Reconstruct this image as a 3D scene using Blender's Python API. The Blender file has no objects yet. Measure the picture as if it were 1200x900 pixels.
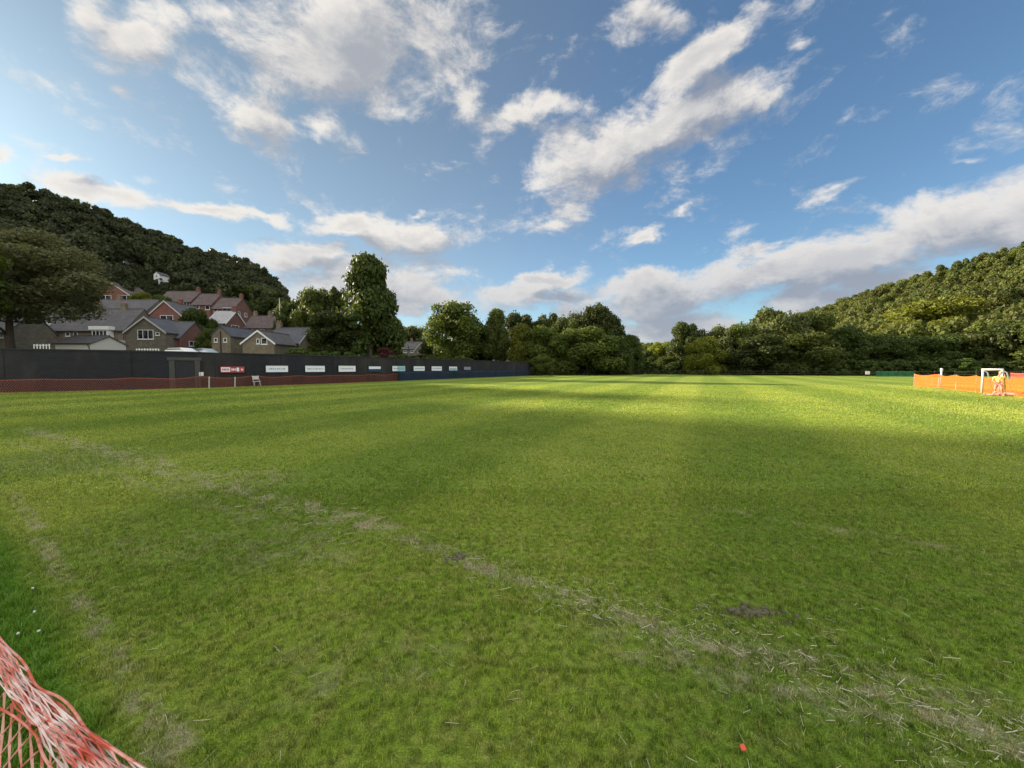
import bpy, bmesh, math, random
import numpy as np
from mathutils import Vector, Matrix, Euler
random.seed(7); RNG = np.random.default_rng(7)
S = bpy.context.scene
COL = S.collection
R = math.radians

# ------------------------------------------------------------------ camera and pixel helpers (photo pixels 1200x900)
F = 451.0; HOR = 431.5; CAMZ = 1.6
PITCH = math.atan((450-HOR)/F)
def ray(px, py):
    dx = (px-600)/F; dz = (450-py)/F
    return Vector((dx, math.cos(PITCH)+math.sin(PITCH)*dz, -math.sin(PITCH)+math.cos(PITCH)*dz))
def at(px, py, Y):
    r = ray(px, py); return Vector((0, 0, CAMZ)) + r*(Y/r.y)
def gp(px, py, z=0.0):
    r = ray(px, py); t = (z-CAMZ)/r.z; return Vector((0, 0, CAMZ)) + r*t
cam = bpy.data.cameras.new('camera'); camo = bpy.data.objects.new('camera', cam); COL.objects.link(camo)
cam.sensor_width = 36; cam.lens = 36*F/1200; cam.clip_end = 9000; cam.clip_start = 0.05
camo.location = (0, 0, CAMZ); camo.rotation_euler = (math.pi/2-PITCH, 0, 0); S.camera = camo

# ------------------------------------------------------------------ node helpers
def N(nt, typ, **kw):
    n = nt.nodes.new(typ)
    for k, v in kw.items(): setattr(n, k, v)
    return n
class G:
    """tiny helper for building shader maths"""
    def __init__(s, nt): s.nt = nt
    def put(s, sock, v):
        if hasattr(v, 'is_linked') or isinstance(v, bpy.types.NodeSocket): s.nt.links.new(v, sock)
        else: sock.default_value = v
    def m(s, op, a, b=0.0, c=None, clamp=False):
        n = N(s.nt, 'ShaderNodeMath', operation=op, use_clamp=clamp)
        s.put(n.inputs[0], a); s.put(n.inputs[1], b)
        if c is not None: s.put(n.inputs[2], c)
        return n.outputs[0]
    def v(s, op, a, b=(0, 0, 0), out=0):
        n = N(s.nt, 'ShaderNodeVectorMath', operation=op)
        s.put(n.inputs[0], a)
        if op == 'SCALE': s.put(n.inputs[3], b)
        else: s.put(n.inputs[1], b)
        return n.outputs['Value'] if op in ('DOT_PRODUCT', 'LENGTH', 'DISTANCE') else n.outputs[0]
    def noise(s, vec, scale, detail=4, rough=.55, dist=0.0, out='Fac'):
        n = N(s.nt, 'ShaderNodeTexNoise'); s.put(n.inputs['Vector'], vec)
        n.inputs['Scale'].default_value = scale; n.inputs['Detail'].default_value = detail
        n.inputs['Roughness'].default_value = rough; n.inputs['Distortion'].default_value = dist
        return n.outputs[out]
    def ss(s, x, a, b, lo=0.0, hi=1.0):
        n = N(s.nt, 'ShaderNodeMapRange', interpolation_type='SMOOTHSTEP')
        s.put(n.inputs[0], x); s.put(n.inputs[1], a); s.put(n.inputs[2], b); s.put(n.inputs[3], lo); s.put(n.inputs[4], hi)
        return n.outputs[0]
    def mix(s, f, a, b, mode='MIX'):
        n = N(s.nt, 'ShaderNodeMix', data_type='RGBA', blend_type=mode)
        s.put(n.inputs[0], f)
        for k, v in ((6, a), (7, b)):
            if isinstance(v, tuple) and len(v) == 3: v = (*v, 1)
            s.put(n.inputs[k], v)
        return n.outputs[2]
    def comb(s, x, y, z):
        n = N(s.nt, 'ShaderNodeCombineXYZ')
        for i, v in enumerate((x, y, z)): s.put(n.inputs[i], v)
        return n.outputs[0]
    def sep(s, v):
        n = N(s.nt, 'ShaderNodeSeparateXYZ'); s.put(n.inputs[0], v); return n.outputs
def newmat(name):
    m = bpy.data.materials.new(name); m.use_nodes = True; nt = m.node_tree; nt.nodes.clear()
    out = N(nt, 'ShaderNodeOutputMaterial'); return m, nt, out, G(nt)
def bump(g, h, strength=.4, dist=.02):
    b = N(g.nt, 'ShaderNodeBump'); b.inputs['Strength'].default_value = strength; b.inputs['Distance'].default_value = dist
    g.put(b.inputs['Height'], h); return b.outputs[0]
def mat(name, col, rough=.7, var=.25, scale=3.0, bmp=.2, metal=0.0, spec=.3, dirt=None):
    m, nt, out, g = newmat(name)
    p = N(nt, 'ShaderNodeBsdfPrincipled'); tc = N(nt, 'ShaderNodeNewGeometry').outputs['Position']
    n = g.noise(tc, scale, 6, .65)
    c = g.mix(n, tuple(x*(1-var) for x in col), tuple(min(1, x*(1+var)) for x in col))
    if dirt:
        d = g.ss(g.noise(tc, scale*.3, 5, .6), .45, .7); c = g.mix(d, c, dirt)
    nt.links.new(c, p.inputs['Base Color']); p.inputs['Roughness'].default_value = rough
    p.inputs['Metallic'].default_value = metal; p.inputs['Specular IOR Level'].default_value = spec
    if bmp: nt.links.new(bump(g, n, bmp, .01), p.inputs['Normal'])
    nt.links.new(p.outputs[0], out.inputs[0]); return m
def brickmat(name, c1, c2, mortar, bw, bh, var=.3, off=.5, ms=.012, rough=.85, vertical=True):
    """masonry / slates: brick texture in object space, x+y along the wall, z up"""
    m, nt, out, g = newmat(name)
    p = N(nt, 'ShaderNodeBsdfPrincipled'); pos = N(nt, 'ShaderNodeTexCoord').outputs['Object']
    x, y, z = g.sep(pos)
    v = g.comb(g.m('ADD', x, y), z, 0.0)
    b = N(nt, 'ShaderNodeTexBrick', offset=off); g.put(b.inputs['Vector'], v)
    b.inputs['Scale'].default_value = 1; b.inputs['Brick Width'].default_value = bw; b.inputs['Row Height'].default_value = bh
    b.inputs['Mortar Size'].default_value = ms; b.inputs['Bias'].default_value = 0
    b.inputs['Color1'].default_value = (*c1, 1); b.inputs['Color2'].default_value = (*c2, 1); b.inputs['Mortar'].default_value = (*mortar, 1)
    n = g.noise(pos, .7, 6, .65)
    c = g.mix(g.ss(n, .3, .75, 0, 1), g.mix(1.0, b.outputs['Color'], (1-var, 1-var, 1-var), 'MULTIPLY'), b.outputs['Color'])
    nt.links.new(c, p.inputs['Base Color']); p.inputs['Roughness'].default_value = rough
    p.inputs['Specular IOR Level'].default_value = .25
    nt.links.new(bump(g, g.m('ADD', b.outputs['Fac'], g.noise(pos, 12, 4)), .5, -.02), p.inputs['Normal'])
    nt.links.new(p.outputs[0], out.inputs[0]); return m
def leafmat(name, col, trans=.4, var=.35):
    m, nt, out, g = newmat(name)
    pos = N(nt, 'ShaderNodeNewGeometry').outputs['Position']; oi = N(nt, 'ShaderNodeObjectInfo').outputs['Random']
    isl = N(nt, 'ShaderNodeNewGeometry').outputs['Random Per Island']
    n = g.noise(pos, .45, 4, .6)
    f = g.m('ADD', g.m('MULTIPLY', n, .9), g.m('ADD', g.m('MULTIPLY', isl, .45), g.m('MULTIPLY', oi, .62)))
    f = g.ss(f, .35, 1.5)
    dark = tuple(c*(1-var) for c in col); lite = (col[0]*(1+var*1.5), col[1]*(1+var), col[2]*(1+var*.4))
    c = g.mix(f, dark, lite)
    hs = N(nt, 'ShaderNodeHueSaturation'); g.put(hs.inputs['Color'], c); g.put(hs.inputs['Hue'], g.m('ADD', .485, g.m('MULTIPLY', oi, .03)))
    c = hs.outputs[0]
    d = N(nt, 'ShaderNodeBsdfPrincipled'); g.put(d.inputs['Base Color'], c); d.inputs['Roughness'].default_value = .6; d.inputs['Specular IOR Level'].default_value = .25
    t = N(nt, 'ShaderNodeBsdfTranslucent'); g.put(t.inputs[0], g.mix(1.0, c, (1.25, 1.15, .5), 'MULTIPLY'))
    mx = N(nt, 'ShaderNodeMixShader'); mx.inputs[0].default_value = trans
    nt.links.new(d.outputs[0], mx.inputs[1]); nt.links.new(t.outputs[0], mx.inputs[2]); nt.links.new(mx.outputs[0], out.inputs[0])
    return m

# ------------------------------------------------------------------ object helpers
def tag(o, label=None, cat=None, group=None, kind=None):
    if label: o['label'] = label
    if cat: o['category'] = cat
    if group: o['group'] = group
    if kind: o['kind'] = kind
    return o
def empty(name, loc=(0, 0, 0), rz=0, label=None, cat=None, group=None, scale=None):
    o = bpy.data.objects.new(name, None); COL.objects.link(o); o.location = loc; o.rotation_euler = (0, 0, rz)
    o.empty_display_size = .1
    if scale: o.scale = scale
    return tag(o, label, cat, group)
def link(name, me, m, parent=None, smooth=False):
    if m is not None and len(me.materials) == 0: me.materials.append(m)
    o = bpy.data.objects.new(name, me); COL.objects.link(o)
    if parent: o.parent = parent
    if smooth:
        for p in me.polygons: p.use_smooth = True
    return o
def npmesh(name, V, Fq):
    """V (n,3), Fq (m,4) quads"""
    V = np.asarray(V, dtype=np.float32); Fq = np.asarray(Fq, dtype=np.int32); k = Fq.shape[1]
    me = bpy.data.meshes.new(name); me.vertices.add(len(V)); me.vertices.foreach_set('co', V.ravel())
    me.loops.add(Fq.size); me.loops.foreach_set('vertex_index', Fq.ravel())
    me.polygons.add(len(Fq)); me.polygons.foreach_set('loop_start', np.arange(0, Fq.size, k, dtype=np.int32))
    me.polygons.foreach_set('loop_total', np.full(len(Fq), k, dtype=np.int32))
    me.update(calc_edges=True); return me
class MB:
    def __init__(s): s.v = []; s.f = []
    def add(s, vs, fs):
        b = len(s.v); s.v += [tuple(v) for v in vs]; s.f += [tuple(i+b for i in f) for f in fs]
    def box(s, x0, x1, y0, y1, z0, z1, M=None):
        vs = [Vector((x, y, z)) for z in (z0, z1) for y in (y0, y1) for x in (x0, x1)]
        if M: vs = [M @ v for v in vs]
        s.add(vs, [(0, 2, 3, 1), (4, 5, 7, 6), (0, 1, 5, 4), (2, 6, 7, 3), (0, 4, 6, 2), (1, 3, 7, 5)])
    def tube(s, pts, rads, n=8, cap=True):
        pts = [Vector(p) for p in pts]; b = len(s.v); up = Vector((.13, .21, 1)).normalized()
        for i, p in enumerate(pts):
            d = (pts[min(i+1, len(pts)-1)]-pts[max(i-1, 0)]).normalized()
            a = d.cross(up if abs(d.dot(up)) < .95 else Vector((1, 0, 0))).normalized(); c = d.cross(a)
            r = rads[i] if isinstance(rads, (list, tuple)) else rads
            for k in range(n):
                t = 2*math.pi*k/n; s.v.append(tuple(p+(a*math.cos(t)+c*math.sin(t))*r))
        for i in range(len(pts)-1):
            for k in range(n):
                s.f.append((b+i*n+k, b+i*n+(k+1) % n, b+(i+1)*n+(k+1) % n, b+(i+1)*n+k))
        if cap:
            s.f.append(tuple(b+k for k in range(n))[::-1]); e = b+(len(pts)-1)*n; s.f.append(tuple(e+k for k in range(n)))
    def build(s, name, m, parent=None, bevel=0, smooth=False):
        me = bpy.data.meshes.new(name); me.from_pydata(s.v, [], s.f); me.update()
        o = link(name, me, m, parent, smooth)
        if bevel:
            bv = o.modifiers.new('bevel', 'BEVEL'); bv.width = bevel; bv.segments = 2; bv.limit_method = 'ANGLE'
        return o
# terrain-space helpers -------------------------------------------------------
WALLPX = [(-170, 470), (0, 460.3), (75, 458.7), (150, 456.8), (220, 455), (290, 452.8), (370, 450), (450, 446.9), (540, 443.2), (600, 441), (632, 439.6)]
WALL = [gp(*p) for p in WALLPX]; WALL[0] = Vector((-47, 14, 0)); WALL = [Vector((-62, -6, 0)), *WALL]
WALL_TOP = 2.92
def az_of(x, y): return math.degrees(math.atan2(x, y))
_wa = [az_of(p.x, p.y) for p in WALL]; _wr = [math.hypot(p.x, p.y) for p in WALL]
def rwall(az): return float(np.interp(az, _wa, _wr))
def px_az(px): return math.degrees(math.atan((px-600)/F))
def el_of(px, py): return math.degrees(math.atan(((HOR-py)/F)/math.hypot(1, (px-600)/F)))
RP = [(0, 212), (39, 222), (75, 236), (120, 248), (150, 264), (192, 278), (228, 293), (270, 303), (300, 312), (322, 328)]
EA = [-115, -95, -80, -70, -62, -57]+[px_az(p[0]) for p in RP]+[px_az(345), px_az(380), px_az(440), px_az(520)]
EE = [22, 24.5, 24.5, 22.8, 20, 18]+[el_of(*p) for p in RP]+[7.4, 5.0, 4.0, 2.6]
RIDGE_L = 350.0
def Hl(az): return max(0.0, RIDGE_L*math.tan(R(float(np.interp(az, EA, EE))))+CAMZ-10.0)
def hL(x, y):
    az = az_of(x, y); r = math.hypot(x, y); H = Hl(az); rw = rwall(az)
    k = min(1.0, H/60.0)
    fade = float(np.interp(az, [-6, 3], [1, 0]))
    return fade*float(np.interp(r, [rw-1, rw+.6, 100, 125, 160, 225, RIDGE_L, 520, 900], [-.3, 2.1, 2.1+1.9*k, 2.1+5*k, 2.1+14*k, 2.1+.42*H, H, H*.9, 0]))
RA = [25, 30, 37, 45, 53, 62, 75, 95]
RE = [1.2, 4.4, el_of(940, 367), el_of(1050, 328), el_of(1200, 285), 13, 15, 14]
RIDGE_R = 380.0
def Hr(az): return max(0.0, RIDGE_R*math.tan(R(float(np.interp(az, RA, RE))))+CAMZ-12.0)
def hR(x, y):
    az = az_of(x, y); r = math.hypot(x, y); H = Hr(az)
    und = .06*math.sin(x*.03+1)*math.sin(y*.023)
    return float(np.interp(r, [118, 150, 200, RIDGE_R, 560, 900], [-.4, .02*H, (.16+und)*H, H, H*.9, 0]))

# ------------------------------------------------------------------ light and sky
SUN_AZ = -62.0; SUN_EL = 19.35
sd = Vector((math.sin(R(SUN_AZ))*math.cos(R(SUN_EL)), math.cos(R(SUN_AZ))*math.cos(R(SUN_EL)), math.sin(R(SUN_EL))))
sl = bpy.data.lights.new('sun', 'SUN'); sl.energy = 3.5; sl.angle = R(.55); sl.color = (1, .88, .70)
so = bpy.data.objects.new('sun', sl); COL.objects.link(so); so.rotation_euler = sd.to_track_quat('Z', 'Y').to_euler(); so.location = sd*60
W = bpy.data.worlds.new('World'); S.world = W; W.use_nodes = True; nt = W.node_tree; nt.nodes.clear(); g = G(nt)
sky = N(nt, 'ShaderNodeTexSky', sky_type='NISHITA', sun_disc=False); sky.sun_elevation = R(SUN_EL); sky.sun_rotation = R(SUN_AZ)
sky.air_density = 1.0; sky.dust_density = .3; sky.ozone_density = 1.6; sky.altitude = 100
# clouds: (photo px, py, rx, ry, tilt deg, weight) -> ellipses on directions u = x/y, v = z/y of the sky itself
CL = [(400, 42, 185, 88, 3, 1.05), (500, 40, 100, 60, 0, .7), (470, 15, 120, 60, 0, .5), (300, 135, 60, 34, -20, .75), (385, 150, 45, 24, -30, .7), (350, 90, 110, 50, 0, .5),
      (165, 48, 75, 40, 10, .85), (105, 18, 45, 45, 0, .6), (255, 5, 60, 30, 0, .6),
      (550, 110, 30, 55, -10, .55), (575, 150, 55, 40, 20, .55), (640, 135, 80, 22, 0, .7), (560, 60, 60, 30, 0, .4),
      (700, 190, 110, 52, 25, .85), (800, 140, 150, 36, 24, .95), (655, 262, 60, 22, 12, .8), (660, 215, 60, 40, 0, .6),
      (830, 65, 95, 30, 38, .95), (770, 20, 60, 30, 0, .75), (870, 35, 40, 30, 30, .6),
      (120, 228, 100, 17, -8, 1.0), (165, 210, 36, 16, 0, .5), (250, 248, 80, 12, -6, .8), (310, 258, 60, 10, -12, .8),
      (400, 266, 90, 16, 0, .85), (485, 278, 70, 24, 0, 1), (350, 298, 100, 22, 0, .95), (420, 315, 130, 30, 0, .72), (170, 238, 110, 13, -8, .8), (430, 335, 110, 30, 0, .85), (520, 350, 100, 26, 0, .8),
      (640, 324, 50, 14, 8, .9), (610, 350, 90, 24, 0, .75), (670, 360, 60, 18, 0, .7),
      (770, 345, 95, 30, 8, 1), (900, 315, 120, 32, 10, 1.05), (1010, 300, 130, 36, 10, 1), (1130, 262, 110, 42, 6, 1.05), (1230, 250, 120, 50, 0, 1),
      (800, 385, 200, 28, 0, .85), (1000, 345, 160, 40, 5, .85), (890, 288, 30, 12, 0, .5), (700, 405, 260, 22, 0, .5),
      (756, 270, 30, 10, 20, .7), (980, 225, 48, 12, 25, .5), (1055, 206, 20, 14, 20, .45), (805, 243, 24, 8, 20, .5),
      (92, 187, 34, 6, 0, .6), (150, 108, 26, 10, 0, .45), (1130, 188, 24, 7, 10, .45), (495, 248, 16, 5, 0, .5), (940, 55, 24, 10, 30, .4), (5, 190, 18, 18, 0, .7)]
def cloud_group(mapped=True):
    ng = bpy.data.node_groups.new('cloud_cover', 'ShaderNodeTree')
    ng.interface.new_socket('Dir', in_out='INPUT', socket_type='NodeSocketVector')
    ng.interface.new_socket('Cover', in_out='OUTPUT', socket_type='NodeSocketFloat')
    q = G(ng); gi = N(ng, 'NodeGroupInput'); go = N(ng, 'NodeGroupOutput'); d = gi.outputs[0]
    x, y, z = q.sep(d); yy = q.m('MAXIMUM', y, .12)
    base = q.comb(q.m('DIVIDE', x, yy), q.m('DIVIDE', z, yy), 0.0)
    dz = q.v('MULTIPLY', d, (1, 1, 1.7))
    w1 = q.noise(dz, 5.5, 5, .6, out='Color'); w = q.v('SCALE', q.v('SUBTRACT', w1, (.5, .5, .5)), .17)
    uv = q.v('MULTIPLY', q.v('ADD', base, w), (1, 1, 0))
    acc = None
    for (px, py, rx, ry, tilt, wt) in (CL if mapped else []):
        r = ray(px, py); mp = N(ng, 'ShaderNodeMapping', vector_type='TEXTURE')
        mp.inputs['Location'].default_value = (r.x/r.y, r.z/r.y, 0); mp.inputs['Rotation'].default_value = (0, 0, R(tilt))
        mp.inputs['Scale'].default_value = (rx/F*1.35, ry/F*1.35, 1); ng.links.new(uv, mp.inputs['Vector'])
        gr = N(ng, 'ShaderNodeTexGradient', gradient_type='SPHERICAL'); ng.links.new(mp.outputs[0], gr.inputs[0])
        t = q.m('MULTIPLY', gr.outputs['Fac'], wt*1.25)
        if acc is None: acc = t
        else:
            n = N(ng, 'ShaderNodeMath', operation='SMOOTH_MAX'); q.put(n.inputs[0], acc); q.put(n.inputs[1], t); n.inputs[2].default_value = .16; acc = n.outputs[0]
    front = q.m('MULTIPLY', q.ss(y, .14, .34), q.ss(q.m('SUBTRACT', z, q.m('MULTIPLY', yy, 1.2)), .12, 0.0)) if mapped else 0.0
    if not mapped: acc = 0.0
    wild = q.m('MULTIPLY', q.noise(dz, 2.2, 3, .5), .95)
    M = q.m('ADD', q.m('MULTIPLY', acc, front), q.m('MULTIPLY', wild, q.m('SUBTRACT', 1.0, front)))
    n1 = q.m('SUBTRACT', q.noise(dz, 8, 8, .66, .25), .5); n2 = q.m('SUBTRACT', q.noise(dz, 3.2, 3, .5), .5)
    den = q.m('ADD', q.m('ADD', M, q.m('MULTIPLY', n1, 2.1)), q.m('SUBTRACT', q.m('MULTIPLY', n2, .5), .33))
    ng.links.new(den, go.inputs[0]); return ng
CGA = cloud_group(True); CGB = cloud_group(False)
dirn = N(nt, 'ShaderNodeTexCoord').outputs['Generated']; dx_, dy_, dz_ = g.sep(dirn)
off = (Vector((-.55, .1, .8)).normalized())*.05
SKY_STR = .06; SKY_TINT = (.50, .585, .66); CLOUD = .245; SKY_FILL = 3.3
def background(CG):
    def cover(v):
        n = N(nt, 'ShaderNodeGroup'); n.node_tree = CG; g.put(n.inputs[0], v); return n.outputs[0]
    c0 = cover(dirn); c1 = cover(g.v('ADD', dirn, tuple(off)))
    alpha = g.m('MULTIPLY', g.ss(c0, -.14, .46), .96)
    lit = g.ss(g.m('SUBTRACT', c1, g.m('MULTIPLY', c0, .6)), -.35, .55, 1.0, 0.0)
    lit = g.m('MULTIPLY', lit, g.m('SUBTRACT', 1.0, g.m('MULTIPLY', g.ss(c0, .15, 1.0), .42)))
    sunward = g.ss(g.v('DOT_PRODUCT', dirn, tuple(sd)), .1, .95)
    ccol = g.mix(lit, (.30, .34, .42), (.95, .90, .84))
    ccol = g.mix(g.m('MULTIPLY', sunward, .16), ccol, (1.15, 1.08, .95))
    # low clouds greyer; unseen clouds behind and overhead brightened to fill the shaded field
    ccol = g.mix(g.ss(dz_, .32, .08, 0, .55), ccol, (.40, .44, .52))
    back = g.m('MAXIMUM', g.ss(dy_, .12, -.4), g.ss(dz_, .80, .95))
    ccol = g.mix(back, ccol, (SKY_FILL, SKY_FILL*.95, SKY_FILL*.86))
    hs = N(nt, 'ShaderNodeHueSaturation'); g.put(hs.inputs['Saturation'], g.m('SUBTRACT', 1.02, g.m('MULTIPLY', sunward, .42))); g.put(hs.inputs['Value'], g.m('SUBTRACT', 1.0, g.m('MULTIPLY', sunward, .30)))
    g.put(hs.inputs['Color'], g.v('MULTIPLY', sky.outputs[0], SKY_TINT)); skyc = g.mix(1.0, hs.outputs[0], g.mix(sunward, (1.18, 1.17, 1.10), (.86, 1.02, 1.04)), 'MULTIPLY')
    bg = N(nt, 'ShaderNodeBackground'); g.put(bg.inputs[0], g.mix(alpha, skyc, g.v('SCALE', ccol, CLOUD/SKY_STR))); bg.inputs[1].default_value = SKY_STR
    return bg
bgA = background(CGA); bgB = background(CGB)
sel = g.m('MULTIPLY', g.m('GREATER_THAN', dy_, .141), g.m('LESS_THAN', g.m('SUBTRACT', dz_, g.m('MULTIPLY', g.m('MAXIMUM', dy_, .12), 1.2)), .119))
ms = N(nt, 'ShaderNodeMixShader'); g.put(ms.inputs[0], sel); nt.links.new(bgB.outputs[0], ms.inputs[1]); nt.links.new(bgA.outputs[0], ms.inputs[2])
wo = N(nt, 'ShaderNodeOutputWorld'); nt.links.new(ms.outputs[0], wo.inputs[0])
W.cycles.sampling_method = 'MANUAL'; W.cycles.sample_map_resolution = 1024

# ------------------------------------------------------------------ field colour (shared by the soil sheet and the grass blades)
def ground_pt(px, py): p = gp(px, py); return (p.x, p.y)
def field_group():
    ng = bpy.data.node_groups.new('field_colour', 'ShaderNodeTree')
    ng.interface.new_socket('Pos', in_out='INPUT', socket_type='NodeSocketVector')
    ng.interface.new_socket('Color', in_out='OUTPUT', socket_type='NodeSocketColor')
    ng.interface.new_socket('Dead', in_out='OUTPUT', socket_type='NodeSocketFloat')
    q = G(ng); gi = N(ng, 'NodeGroupInput'); go = N(ng, 'NodeGroupOutput')
    P = q.v('MULTIPLY', gi.outputs[0], (1, 1, 0)); x, y, z = q.sep(P)
    big = q.noise(P, .11, 4, .55); mid = q.noise(P, .9, 5, .6); fine = q.noise(P, 6, 4, .6)
    c = q.mix(q.ss(big, .35, .65), (.225, .350, .038), (.315, .425, .064))
    c = q.mix(q.ss(mid, .3, .72), c, q.mix(1.0, c, (1.28, 1.16, 1.25), 'MULTIPLY'))
    c = q.mix(q.ss(fine, .40, .75, 0, .8), c, (.36, .38, .10)); c = q.mix(q.ss(q.noise(P, 19, 3, .6), .34, .62, .62, 0), c, (.085, .14, .02))
    # mowing stripes parallel to the wall
    dn = Vector((92, -46, 0)).normalized()
    t = q.v('DOT_PRODUCT', P, tuple(dn)); t = q.m('ADD', t, q.m('MULTIPLY', mid, .5))
    st = q.ss(q.m('SINE', q.m('MULTIPLY', t, 2*math.pi/5.6)), -.5, .5)
    c = q.mix(q.m('MULTIPLY', st, .62), c, q.mix(1.0, c, (.56, .70, .55), 'MULTIPLY'))
    def linemask(a, b, half, wob, ext0=0, ext1=0):
        A = Vector((*a, 0)); B = Vector((*b, 0)); L = (B-A).length; d = (B-A)/L; n = Vector((-d.y, d.x, 0))
        rel = q.v('SUBTRACT', P, tuple(A)); s = q.v('DOT_PRODUCT', rel, tuple(d)); e = q.v('DOT_PRODUCT', rel, tuple(n))
        e = q.m('ABSOLUTE', q.m('ADD', e, q.m('MULTIPLY', q.m('SUBTRACT', q.noise(P, 1.3, 5, .65), .5), wob)))
        mk = q.ss(e, half, half*.25)
        return q.m('MULTIPLY', mk, q.m('MULTIPLY', q.ss(s, -ext0-.8, -ext0), q.ss(s, L+ext1+.8, L+ext1)))
    br = q.ss(q.noise(P, 4.5, 6, .75), .44, .62)
    l1 = q.m('MULTIPLY', linemask(ground_pt(30, 503), ground_pt(430, 617), .24, .8), br)
    l2 = q.m('MULTIPLY', linemask(ground_pt(430, 617), ground_pt(1250, 905), .13, .35), q.m('MULTIPLY', br, .9))
    l3 = q.m('MULTIPLY', linemask(ground_pt(20, 520), ground_pt(360, 628), .16, .6), q.m('MULTIPLY', br, .5))
    l4 = q.m('MULTIPLY', linemask(ground_pt(900, 608), ground_pt(1260, 668), .09, .4), q.m('MULTIPLY', br, .6))
    l5 = q.m('MULTIPLY', linemask(ground_pt(20, 585), ground_pt(215, 905), .09, .25), q.m('MULTIPLY', br, .8))
    l6 = q.m('MULTIPLY', linemask(ground_pt(800, 760), ground_pt(1300, 890), .34, .5), q.m('MULTIPLY', br, .75))
    dead = l1
    for l in (l2, l3, l4, l5, l6): dead = q.m('MAXIMUM', dead, l)
    def patch(px, py, rx, ry, amt=1.0):
        X, Y = ground_pt(px, py)
        e = q.v('LENGTH', q.v('MULTIPLY', q.v('SUBTRACT', P, (X, Y, 0)), (1/rx, 1/ry, 0)))
        e = q.m('ADD', e, q.m('MULTIPLY', q.m('SUBTRACT', q.noise(P, 5, 5, .7), .5), 1.3))
        return q.m('MULTIPLY', q.ss(e, 1.0, .45), amt)
    pale = patch(275, 562, 1.2, .7, .55)
    for a in ((340, 650, .8, .45, .4), (170, 868, .16, .12, .8), (215, 640, 1.1, .4, .25), (455, 770, .5, .2, .3), (370, 780, .35, .3, .3), (95, 540, 2.2, 1.2, .35)): pale = q.m('MAXIMUM', pale, patch(*a))
    dead = q.m('MAXIMUM', dead, q.m('MULTIPLY', pale, br))
    far = q.ss(q.noise(P, .35, 4, .6), .52, .75)
    c = q.mix(q.m('MULTIPLY', dead, .85), c, (.44, .41, .28))
    mud = patch(875, 718, .30, .075, 1.0)
    for a in ((537, 652, .10, .10, .9), (300, 594, .10, .05, 1), (925, 730, .08, .05, .9), (700, 728, .12, .08, .7), (660, 362+250, .5, .08, .0)): mud = q.m('MAXIMUM', mud, patch(*a))
    c = q.mix(q.m('MULTIPLY', mud, .6), c, (.13, .13, .07))
    # longer, darker uncut strip at the foot of the barrier
    A = Vector((*ground_pt(-20, 560), 0)); B = Vector((*ground_pt(175, 895), 0)); d = (B-A).normalized(); n = Vector((-d.y, d.x, 0))
    e = q.v('DOT_PRODUCT', q.v('SUBTRACT', P, tuple(A)), tuple(n))
    lush = q.ss(q.m('ADD', e, q.m('MULTIPLY', fine, -.15)), -.05, -.22)
    c = q.mix(q.m('MULTIPLY', lush, .9), c, (.115, .26, .022))
    ng.links.new(c, go.inputs[0]); ng.links.new(q.m('MAXIMUM', dead, mud), go.inputs[1]); return ng
FG = field_group()
def field_mat(name, blade):
    m, nt, out, g = newmat(name); pos = N(nt, 'ShaderNodeNewGeometry').outputs['Position']
    fg = N(nt, 'ShaderNodeGroup'); fg.node_tree = FG; g.put(fg.inputs[0], pos); c = fg.outputs[0]
    if blade:
        isl = N(nt, 'ShaderNodeNewGeometry').outputs['Random Per Island']
        c = g.mix(1.0, c, g.mix(isl, (.42, .5, .40), (1.9, 1.68, 2.0)), 'MULTIPLY')
        c = g.mix(g.ss(isl, .93, .97), c, (.38, .34, .18))
        p = N(nt, 'ShaderNodeBsdfPrincipled'); g.put(p.inputs['Base Color'], c); p.inputs['Roughness'].default_value = .5; p.inputs['Specular IOR Level'].default_value = .3
        t = N(nt, 'ShaderNodeBsdfTranslucent'); g.put(t.inputs[0], g.mix(1.0, c, (1.25, 1.15, .6), 'MULTIPLY'))
        mx = N(nt, 'ShaderNodeMixShader'); mx.inputs[0].default_value = .4
        nt.links.new(p.outputs[0], mx.inputs[1]); nt.links.new(t.outputs[0], mx.inputs[2]); nt.links.new(mx.outputs[0], out.inputs[0])
    else:
        n1 = g.noise(pos, 30, 5, .7); n2 = g.noise(pos, 4, 5, .65)
        c = g.mix(g.ss(g.noise(pos, 120, 4, .7), .35, .65), g.mix(1.0, c, (.45, .42, .38), 'MULTIPLY'), g.mix(g.ss(n1, .3, .7), g.mix(1.0, c, (.72, .70, .66), 'MULTIPLY'), c))
        p = N(nt, 'ShaderNodeBsdfPrincipled'); g.put(p.inputs['Base Color'], c); p.inputs['Roughness'].default_value = .95; p.inputs['Specular IOR Level'].default_value = .1
        nt.links.new(bump(g, g.m('ADD', n1, g.m('MULTIPLY', n2, 2)), .7, .03), p.inputs['Normal']); nt.links.new(p.outputs[0], out.inputs[0])
    return m
M = {}
M['soil'] = field_mat('turf', False); M['blade'] = field_mat('grass_blade', True)
M['woodfloor'] = mat('hillside_floor', (.03, .045, .012), .95, .5, .1, .3)
M['slope'] = mat('hillside_grass', (.07, .10, .025), .95, .4, .15, .3)
ME_ground = npmesh('ground', [(-3000, -400, 0), (3000, -400, 0), (3000, 4500, 0), (-3000, 4500, 0)], [(0, 1, 2, 3)])
tag(link('ground', ME_ground, M['soil']), 'mown grass playing field reaching the trees', None, None, 'structure')

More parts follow.
